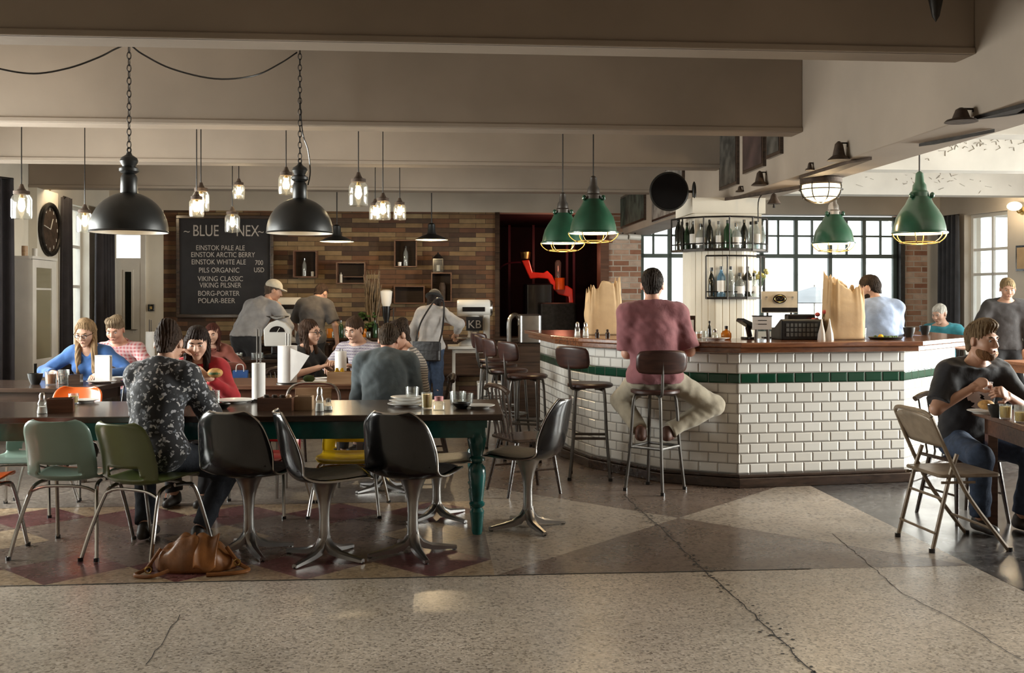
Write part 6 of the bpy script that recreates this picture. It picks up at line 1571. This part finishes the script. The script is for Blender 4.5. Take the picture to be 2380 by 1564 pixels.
# long table, left to right
shaker('salt shaker at the left end of the long table', *at(98,6.18,T))
wood_box('dark wooden napkin box at the left of the long table', *at(141,6.28,T), .15, .10, .085, R(18), M['wood_brown'])
tumbler('short glass of yellow-green drink behind the left napkin box', *at(171,6.75,T), M['juice'], .034, .07)
plate('white plate behind the left napkin box', X_(190,6.8), 6.85, T, .09)
plate('white plate in front of the red sleeved woman', X_(545,6.85), 6.85, T, .13)
tumbler('water glass beside the floral woman\'s right arm', *at(500,6.75,T), None, .032, .09)
bowl('small dark bowl by the floral woman\'s elbow', *at(516,6.45,T), .055, M['iron'])
o = MB().ell((0,0,0),(.055,.05,.035)); b_ = thing('burger', 'half eaten burger held by the red sleeved woman', 'food', (X_(500,7.12), 7.12, .93)); o.build('bun', M['food'], b_); MB().lathe([(0,-.01),(.05,-.01),(.052,.0),(.05,.006),(0,.006)]).build('filling', M['leaf'], b_)
roll_stand('slim paper towel roll on a tall double pole stand on the long table', *at(601,6.92,T), .045, .245, .50)
wood_box('long brown wooden condiment box on the long table', *at(644,6.38,T), .22, .11, .08, R(-4), M['wood_brown'], 'condiment_box')
for k, px in enumerate((619,638,656,671)):
    o = MB().lathe([(0,0),(.018,0),(.02,.07),(.014,.085),(0,.085)], n=14).build('sauce_pot', M['rust'] if k < 3 else M['wood_mid'], loc=at(px,6.385,T+.011)); tag(o, ['brown sauce pot at the left of the condiment box','second brown sauce pot in the condiment box','third brown sauce pot in the condiment box','pale wooden pot at the right of the condiment box'][k], 'pot', 'pots in the condiment box')
wood_box('pale cardboard box beside the condiment box', *at(707,6.42,T), .11, .09, .085, R(3), M['cardboard'], 'cardboard_box')
shaker('tall glass salt shaker right of the cardboard box', *at(743,6.30,T), .155)
shaker('small salt shaker beside the tall glass shaker', *at(763,6.36,T), .08)
for k in range(3): plate(['bottom plate of the stack at the right of the long table','middle plate of the stack at the right of the long table','top plate of the stack at the right of the long table'][k], X_(945,6.62), 6.62, T, .125-.01*k, None, 'stacked plates', .0212*k)
tumbler('empty glass standing on the stacked plates', X_(958,6.62), 6.62, T+.0425+.0115, None, .045, .07)
tumbler('tall glass of bright yellow juice beside the stacked plates', *at(992,6.45,T), M['juice'], .037, .105, .9)
t = thing('sugar_jar', 'squat green glass jar with a pink lid on the long table', 'jar', at(1020,6.36,T)); MB().lathe([(0,0),(.035,0),(.04,.01),(.038,.05),(.026,.062)], n=20).build('jar', M['jar'], t); MB().lathe([(.027,.06),(.028,.088),(0,.09)], n=18).build('lid', M['pink'], t)
plate('white saucer at the far right of the long table', X_(1116,6.5), 6.5, T, .095)
tumbler('wide clear glass behind the dark bowl at the table end', *at(1064,6.72,T), None, .055, .085)
tumbler('smaller clear glass next to the wide one at the table end', *at(1086,6.66,T), None, .04, .08)
bowl('small black bowl at the right end of the long table', *at(1073,6.48,T), .06, M['black_matte'])
# left table
bowl('dark lidded pot at the left of the left table', *at(82,8.3,T), .06, M['black_matte'], .09)
t = tumbler('glass with an amber tea bag drink on the left table', *at(118,8.25,T), M['amber'], .047, .11, .8)
tumbler('clear water glass right of the amber drink', *at(148,8.3,T), M['jar'], .045, .12, .6)
wood_box('dark square box beside the water glass on the left table', *at(176,8.25,T), .09, .09, .085, R(8), M['wood_dark'], 'dark_box')
plate('white plate under the napkin stand on the left table', X_(236,8.42), 8.42, T, .12)
t = thing('napkin_stand', 'tall blank white folded card standing on the left table', 'card', (X_(239,8.42), 8.42, T+.0195), R(-6)); MB().box(-.065,.065,-.012,.0,0,.205).box(-.065,.065,.02,.032,0,.205).box(-.065,.065,-.012,.032,.2,.212).build('card', M['white'], t, smooth=False)
bowl('white bowl right of the blank card on the left table', *at(270,8.63,T), .06, M['china'])
roll_stand('paper roll on a stand behind the floral woman\'s head', X_(349,11.85), 11.85, T, .05, .30, .46)
# middle table
roll_stand('thick paper towel roll with a loose sheet on the middle table', *at(668,8.3,T), .078, .30, .42, True)
plate('white plate before the brunette woman', X_(735,8.42), 8.42, T, .13); plate('smaller white plate on the middle table beside the box', X_(752,8.74), 8.74, T, .08)
wood_box('pale wooden crate of condiments on the middle table', *at(790,8.38,T), .2, .12, .10, R(4), M['wood_mid'], 'crate')
for k in range(2):
    o = MB().lathe([(0,0),(.02,0),(.021,.09),(.01,.12),(0,.12)], n=14).build('sauce_bottle', M['juice'], loc=at(783+k*12,8.38,T+.0095)); tag(o, ['yellow sauce bottle, left one in the pale crate','yellow sauce bottle, right one in the pale crate'][k], 'bottle')
roll_stand('slim paper roll beyond the middle table by the plaid shirt', *at(792,8.78,T), .05, .23, .27)
o = MB().ell((0,0,.03),(.05,.035,.03)).build('lettuce', M['leaf'], loc=(X_(718,8.36),8.36,T+.012)); tag(o, 'green lettuce on the plate before the brunette woman', 'food')
# far table
for i, px in enumerate((538,556,592,604)): tumbler(['white cup at the left of the far table','white cup second on the far table','small glass on the far table','white cup by the dial scale on the far table'][i], *at(px,11.85,T), M['white'] if i != 2 else None, .04, .07)
plate('white plate on the far table', X_(500,11.8), 11.8, T, .12)
t = thing('low_stool', 'low dark stool block under the blue paper bag', 'stool', (X_(559,10.6), 10.6, 0), R(8)); MB().rbox(-.2,.2,-.15,.15,.46,.5,.02).build('seat', M['wood_dark'], t)
for sx in (-1,1):
    for sy in (-1,1): MB().box(sx*.16-.02,sx*.16+.02,sy*.11-.02,sy*.11+.02,0,.46).build('leg', M['wood_dark'], t, smooth=False)
t = thing('gift_bag', 'blue paper bag standing on a low dark stool beside the red sleeve', 'bag', (X_(559,10.6), 10.6, .502), R(8))
MB().box(-.075,.075,-.05,.05,0,.20).build('paper_bag', M['blue_box'], t, smooth=False); MB().tube([(-.04,-.05,.19),(-.03,-.05,.26),(.03,-.05,.26),(.04,-.05,.19)], .005, 6, smooth=3).build('handle', M['white'], t)
# right table
t = tumbler('glass of bright yellow juice on the right hand table', *at(2337,5.9,T), M['juice'], .036, .085, .85)
tumbler('second glass of pale yellow juice at the right edge', *at(2374,5.72,T), M['juice'], .04, .10, .6)
bowl('black bowl beside the yellow juice on the right hand table', *at(2316,5.98,T), .05, M['black_matte'], .075)
plate('white plate under the sandwich on the right hand table', X_(2284,6.18), 6.18, T, .09)
o = MB().ell((0,0,.0),(.05,.04,.03)).build('sandwich', M['food'], loc=(X_(2292,6.22), 6.22, .80)); tag(o, 'half sandwich held by the bearded man', 'food')

# ================================================================ ON THE BAR
B = 1.12
def paper_bag(label, loc, rz, wd, dp, h, crown, seed):
    t = thing('paper_bag', label, 'bag', loc, rz); rr = random.Random(seed)
    tri = lambda x: abs((x % 1)*2-1)
    cr = [(rr.uniform(0,6.28), rr.uniform(.1,.8), rr.uniform(.15,.5), rr.uniform(-.05,.05)) for _ in range(16)]
    def fn(u, v):
        a = 2*math.pi*u; c, s_ = math.cos(a), math.sin(a); e_ = 4.2
        x = wd/2*abs(c)**(2/e_)*(1 if c > 0 else -1); y = dp/2*abs(s_)**(2/e_)*(1 if s_ > 0 else -1)
        k = 1+.06*math.sin(math.pi*v)-.05*v+(.075*(tri(u*9+seed*.13)-.5)+.03*(tri(u*23)-.5))*v**1.3
        for a_, v_, sp, am in cr:
            d = math.hypot(((a-a_+math.pi)%(2*math.pi)-math.pi)/1.2, (v-v_)/.3)/sp
            if d < 1: k += am*(1-d)
        y *= 1-.30*max(0,v-.5)
        q = max(0, v-.55)/.45
        z = h*v*(1+q*(crown*(-.75*c+.15*s_)+.16*(tri(u*9+seed*.13)-.5)+.05*(tri(u*23)-.5)))
        return Vector((x*k, y*k, max(0,z)))
    mb = MB(); mb.grid(fn, 130, 26); mb.grid(lambda u, v: Vector((fn(u,0).x*v, fn(u,0).y*v, .001)), 28, 2)
    mb.build('bag', M['kraft'], t, solid=.003, ang=28)
    return t
paper_bag('large crumpled brown paper bag on the left wing of the bar', (X_(1402,9.35),9.35,B+.003), R(14), .31, .20, .45, -.16, 2)
paper_bag('tall brown paper bag with a jagged top at the right of the bar', (X_(1960,8.24),8.24,B+.003), R(8), .31, .19, .45, .20, 5)
for k, (px, l) in enumerate(((1342,'left glass shaker of the pair on the bar wing'),(1361,'right glass shaker of the pair on the bar wing'))): shaker(l, *at(px,8.95,B), .13)
for k, (px, Y) in enumerate(((1388,8.6),(1412,8.58))):
    o = MB().lathe([(0,0),(.018,0),(.02,.04),(.01,.05),(.012,.07),(0,.075)], n=12).build('pepper_mill', M['wood_dark'], loc=at(px,Y,B)); tag(o, ['small dark pepper mill before the left paper bag, left one','small dark pepper mill before the left paper bag, right one'][k], 'mill')
t = thing('table_sign', 'white card in a dark frame standing on the bar by the seated man', 'sign', at(1598,8.52,B), R(-6)); MB().box(-.065,.065,.0,.02,.0,.19).build('frame', M['wood_dark'], t, smooth=False); MB().box(-.052,.052,-.004,.001,.014,.155).build('card', M['white'], t, smooth=False); MB().box(-.03,.03,.015,.09,0,.012).build('foot', M['wood_dark'], t, smooth=False)
SL = ['short dark tumbler left of the orange bottle','little black bottle left of the orange bottle','small clear glass left of the orange bottle','pepper shaker left of the orange bottle']
for k, (px, kk) in enumerate(((1624,0),(1649,1),(1636,2),(1662,3))):
    if kk == 1: bottle(SL[k], at(px,8.3,B), 'slim', M['bot_dark'], .5)
    elif kk == 3: shaker(SL[k], *at(px,8.22,B), .09)
    else: tumbler(SL[k], *at(px,8.2+.1*kk,B), M['amber'] if kk == 0 else None, .028, .065)
t = thing('orange_decanter', 'squat orange glass bottle with a stopper on the bar', 'bottle', at(1688,8.25,B)); MB().lathe([(0,0),(.036,0),(.042,.02),(.042,.05),(.03,.068),(.012,.076),(.012,.088)], n=20).build('bottle', M['amber'], t); MB().lathe([(.013,.086),(.014,.11),(0,.112)], n=12).build('stopper', M['black'], t)
plate('white plate beneath the orange bottle on the bar', X_(1664,8.12), 8.12, B, .11)
t = thing('card_reader', 'black angled card terminal on the bar', 'terminal', at(1738,8.3,B), R(20))
MB().rbox(-.04,.05,-.05,.05,0,.02,.01).build('base', M['black'], t); MB().tube([(.02,0,.02),(.0,0,.10)], .022, 10).build('stem', M['black'], t)
MB().add([(-.085,-.05,.15),(.05,-.05,.075),(.05,.05,.075),(-.085,.05,.15),(-.07,-.05,.175),(.065,-.05,.12),(.065,.05,.12),(-.07,.05,.175)], [(0,3,2,1),(4,5,6,7),(0,1,5,4),(1,2,6,5),(2,3,7,6),(3,0,4,7)]).build('head', M['black'], t, smooth=False, bev=.006)
t = thing('menu_holder', 'small two line white sign on short legs on the bar', 'sign', at(1772,8.15,B), R(-2)); MB().box(-.075,.075,0,.03,.085,.19).build('panel', M['china'], t, smooth=False); MB().box(-.078,.078,-.003,.033,.188,.197).build('top_edge', M['iron'], t, smooth=False)
for sx in (-1,1): MB().tube([(sx*.05,.015,0),(sx*.045,.015,.086)], .014, 8).build('leg', M['steel_dark'], t)
for z in (.155,.125): MB().box(-.035,.035,-.002,.001,z,z+.006).build('text_line', M['iron'], t, smooth=False)
t = thing('cash_register', 'black till with a keypad on the bar', 'till', at(1852,8.27,B), R(3))
mb = MB(); P_ = [(-.13,0),(.15,0),(.15,.09),(.06,.10),(-.10,.17),(-.13,.16)]
mb.add([(x,y_,z) for x in (-.17,.17) for y_, z in P_], [tuple(range(6)), tuple(range(11,5,-1))]+[(i,(i+1)%6,6+(i+1)%6,6+i) for i in range(6)]); mb.build('housing', M['black_matte'], t, smooth=False, bev=.01)
mb = MB()
for i in range(8):
    for j in range(3): mb.box(-.13+i*.033,-.106+i*.033,-.134,-.125,.03+j*.038,.058+j*.038)
mb.build('keypad', pm('grey_keys', (.10,.105,.10), .6, 0, 30, .2), t, smooth=False); MB().box(-.06,.17,.04,.14,.10,.205).build('printer', M['black'], t, smooth=False, bev=.01)
t = thing('beer_sign', 'cream enamel sign with a dark oval badge behind the till', 'sign', at(1812,8.50,B), R(1))
MB().box(-.15,.15,0,.02,.215,.395).build('panel', pm('cream_enamel', (.62,.53,.40), .5, 0, 9, .15), t, smooth=False)
MB().box(-.15,.15,-.004,.0,.222,.258).build('band', M['iron'], t, smooth=False)
mb = MB(); n = 28; mb.add([(.055*math.cos(2*math.pi*i/n),y_,.332+.038*math.sin(2*math.pi*i/n)) for y_ in (-.007,0) for i in range(n)], [tuple(range(n)), tuple(range(2*n-1,n-1,-1))]+[(i,(i+1)%n,n+(i+1)%n,n+i) for i in range(n)]); mb.build('badge', M['black'], t, smooth=False)
mb = MB().tube([(.044*math.cos(2*math.pi*i/n),-.008,.332+.028*math.sin(2*math.pi*i/n)) for i in range(n)], .0025, 5, closed=True); mb.tube([(-.03,-.008,.325),(-.01,-.008,.345),(.01,-.008,.325),(.03,-.008,.345)], .003, 5); mb.build('badge_scroll', M['brass'], t)
for sx in (-1,1): MB().lathe([(0,0),(.01,0),(.01,.004),(0,.004)], n=10).build('star', M['iron'], t).location = (sx*.11,-.003,.345)
MB().tube([(-.1,.01,0),(-.1,.01,.22)], .009, 8).build('post', M['iron'], t); MB().tube([(.1,.01,0),(.1,.01,.22)], .009, 8).build('post', M['iron'], t); MB().box(-.14,.14,-.03,.05,0,.012).build('foot', M['iron'], t, smooth=False)
flowers('red and yellow flower in a slim glass on the bar by the right paper bag', at(1900,8.22,B), pm('red_petals', (.50,.07,.06), .7, 0, 30, .25), 4, .225)
for k, (px, l, h) in enumerate(((1910,'tall white napkin folded into a cone on the bar','n'),(1928,'second white napkin cone leaning on the right paper bag','n'))):
    o = MB().lathe([(0,0),(.035,0),(.03,.05),(.012,.12),(.004,.17),(0,.175)], n=9).build('napkin', M['white'], loc=at(px,8.12,B)); tag(o, l, 'napkin')
t = thing('serving_tray', 'black oval tray with green and yellow food at the right of the bar', 'tray', at(2058,8.25,B), R(6)); t.scale = (.8,.8,1); MB().lathe([(0,0),(.15,0),(.17,.02),(.165,.022),(.145,.008),(0,.008)], n=30).build('tray', M['black_matte'], t)
mb = MB(); rr = random.Random(2)
for k in range(22): a = rr.uniform(0,6.28); d = rr.uniform(0,.11); mb.ell((d*math.cos(a),d*math.sin(a),.02),(.018,.018,.013),7,5)
mb.build('salad', M['leaf'], t); MB().ell((-.07,-.04,.025),(.03,.025,.02),8,6).build('lemon_slice', M['juice'], t)
for k, (px, l) in enumerate(((2113,'black pot at the right front of the bar by the brick pier'),(2150,'black pot at the far right of the bar wing'))): bowl(l, *at(px, (8.75,9.35)[k], B), .05, M['black_matte'], .085)
tumbler('white cup before the light blue shirted bartender', *at(2004,8.39,B), M['white'], .034, .09, .95)
flowers('pink flowers in a vase behind the man in the dusky pink shirt', at(1578,9.0,.0), M['pink'], 12, .30) if False else None
t = thing('flower_pot', 'pot of pink blooms standing on the bar behind the seated man', 'flowers', at(1568,8.60,B)); MB().lathe([(0,0),(.045,0),(.06,.10),(.05,.10),(0,.08)], n=18).build('pot', M['rust'], t)
mb = MB(); rr = random.Random(8)
for k in range(24): a = rr.uniform(0,6.28); d = rr.uniform(0,.07); mb.ell((d*math.cos(a),d*math.sin(a),.19+rr.uniform(-.05,.05)),(.025,.025,.02),8,5)
mb.build('blooms', M['pink'], t); mb = MB()
for k in range(10): a = rr.uniform(0,6.28); mb.tube([(0,0,.08),(.05*math.cos(a),.05*math.sin(a),.17)], .004, 5)
mb.build('stems', M['leaf'], t)

# ================================================================ HANDBAG ON THE FLOOR
t = thing('handbag', 'slouched tan leather handbag lying on the floor by the olive chair', 'bag', fl(438,1334)+Vector((0,.12,0)), R(4))
rr = random.Random(4)
def hb(u, v):
    a = 2*math.pi*u; c, s_ = math.cos(a), math.sin(a)
    k = (math.sin(math.pi*min(1,v*.5+.5)))**.55
    wz = .015*math.sin(5*a+4*v)+.012*math.sin(9*a-6*v)+.010*math.sin(14*a+3*v)
    x = (.205*c*abs(c)**.1)*(k+wz)*(1+.1*math.sin(3*v)); y = (.125*s_)*(k+wz*1.4)
    z = .175*min(1,v*1.25)**.8*(1-.30*(c+.1)**2+.10*math.sin(3*a+.5)*v)+.012*math.sin(11*x*6)*v
    return Vector((x, y, max(.002, z)))
mb = MB(); mb.grid(hb, 64, 22); mb.build('bag_body', M['leather'], t, solid=.004, ang=60)
mb = MB()
def flap(u, v): return Vector((.02+.115*u, -.135+.10*v*v-.03*math.sin(3*u)*(1-v), .03+.155*v+.012*math.sin(7*u)))
mb.grid(flap, 14, 10); mb.build('front_pocket', M['leather'], t, solid=.008)
MB().tube([(.17,-.03,.12),(.24,-.05,.035),(.30,-.10,.012),(.24,-.16,.012),(.10,-.19,.012)], .011, 8, smooth=6).build('strap', M['leather'], t)
MB().tube([(-.17,-.05,.12),(-.23,-.10,.03),(-.27,-.17,.012),(-.18,-.20,.012),(-.10,-.16,.03)], .010, 8, smooth=6).build('strap', M['leather'], t)
for p in ((.06,-.03,.17),(-.21,-.14,.03),(.235,-.07,.045)): MB().tube([(p[0]+.016*math.cos(x),p[1],p[2]+.016*math.sin(x)) for x in [2*math.pi*i/14 for i in range(14)]], .004, 6, closed=True).build('buckle', M['brass'], t)
# a fixture cut by the top edge of the picture
P = w(2175, 8, 5.05); t = thing('hanging_tassel', 'dark tapered ornament hanging on the near beam, cut by the top edge', 'ornament', (P.x, P.y, 0))
z0_, z1_ = Z_(52,5.05), Z_(-60,5.05); MB().lathe([(0,z0_),(.018,z0_+.03),(.03,z0_+.09),(.045,z0_+.16),(.05,z1_)], n=14).build('ornament', M['iron'], t)
MB().tube([(0,0,z1_),(0,0,ZC)], .006, 6).build('cord', M['iron'], t)
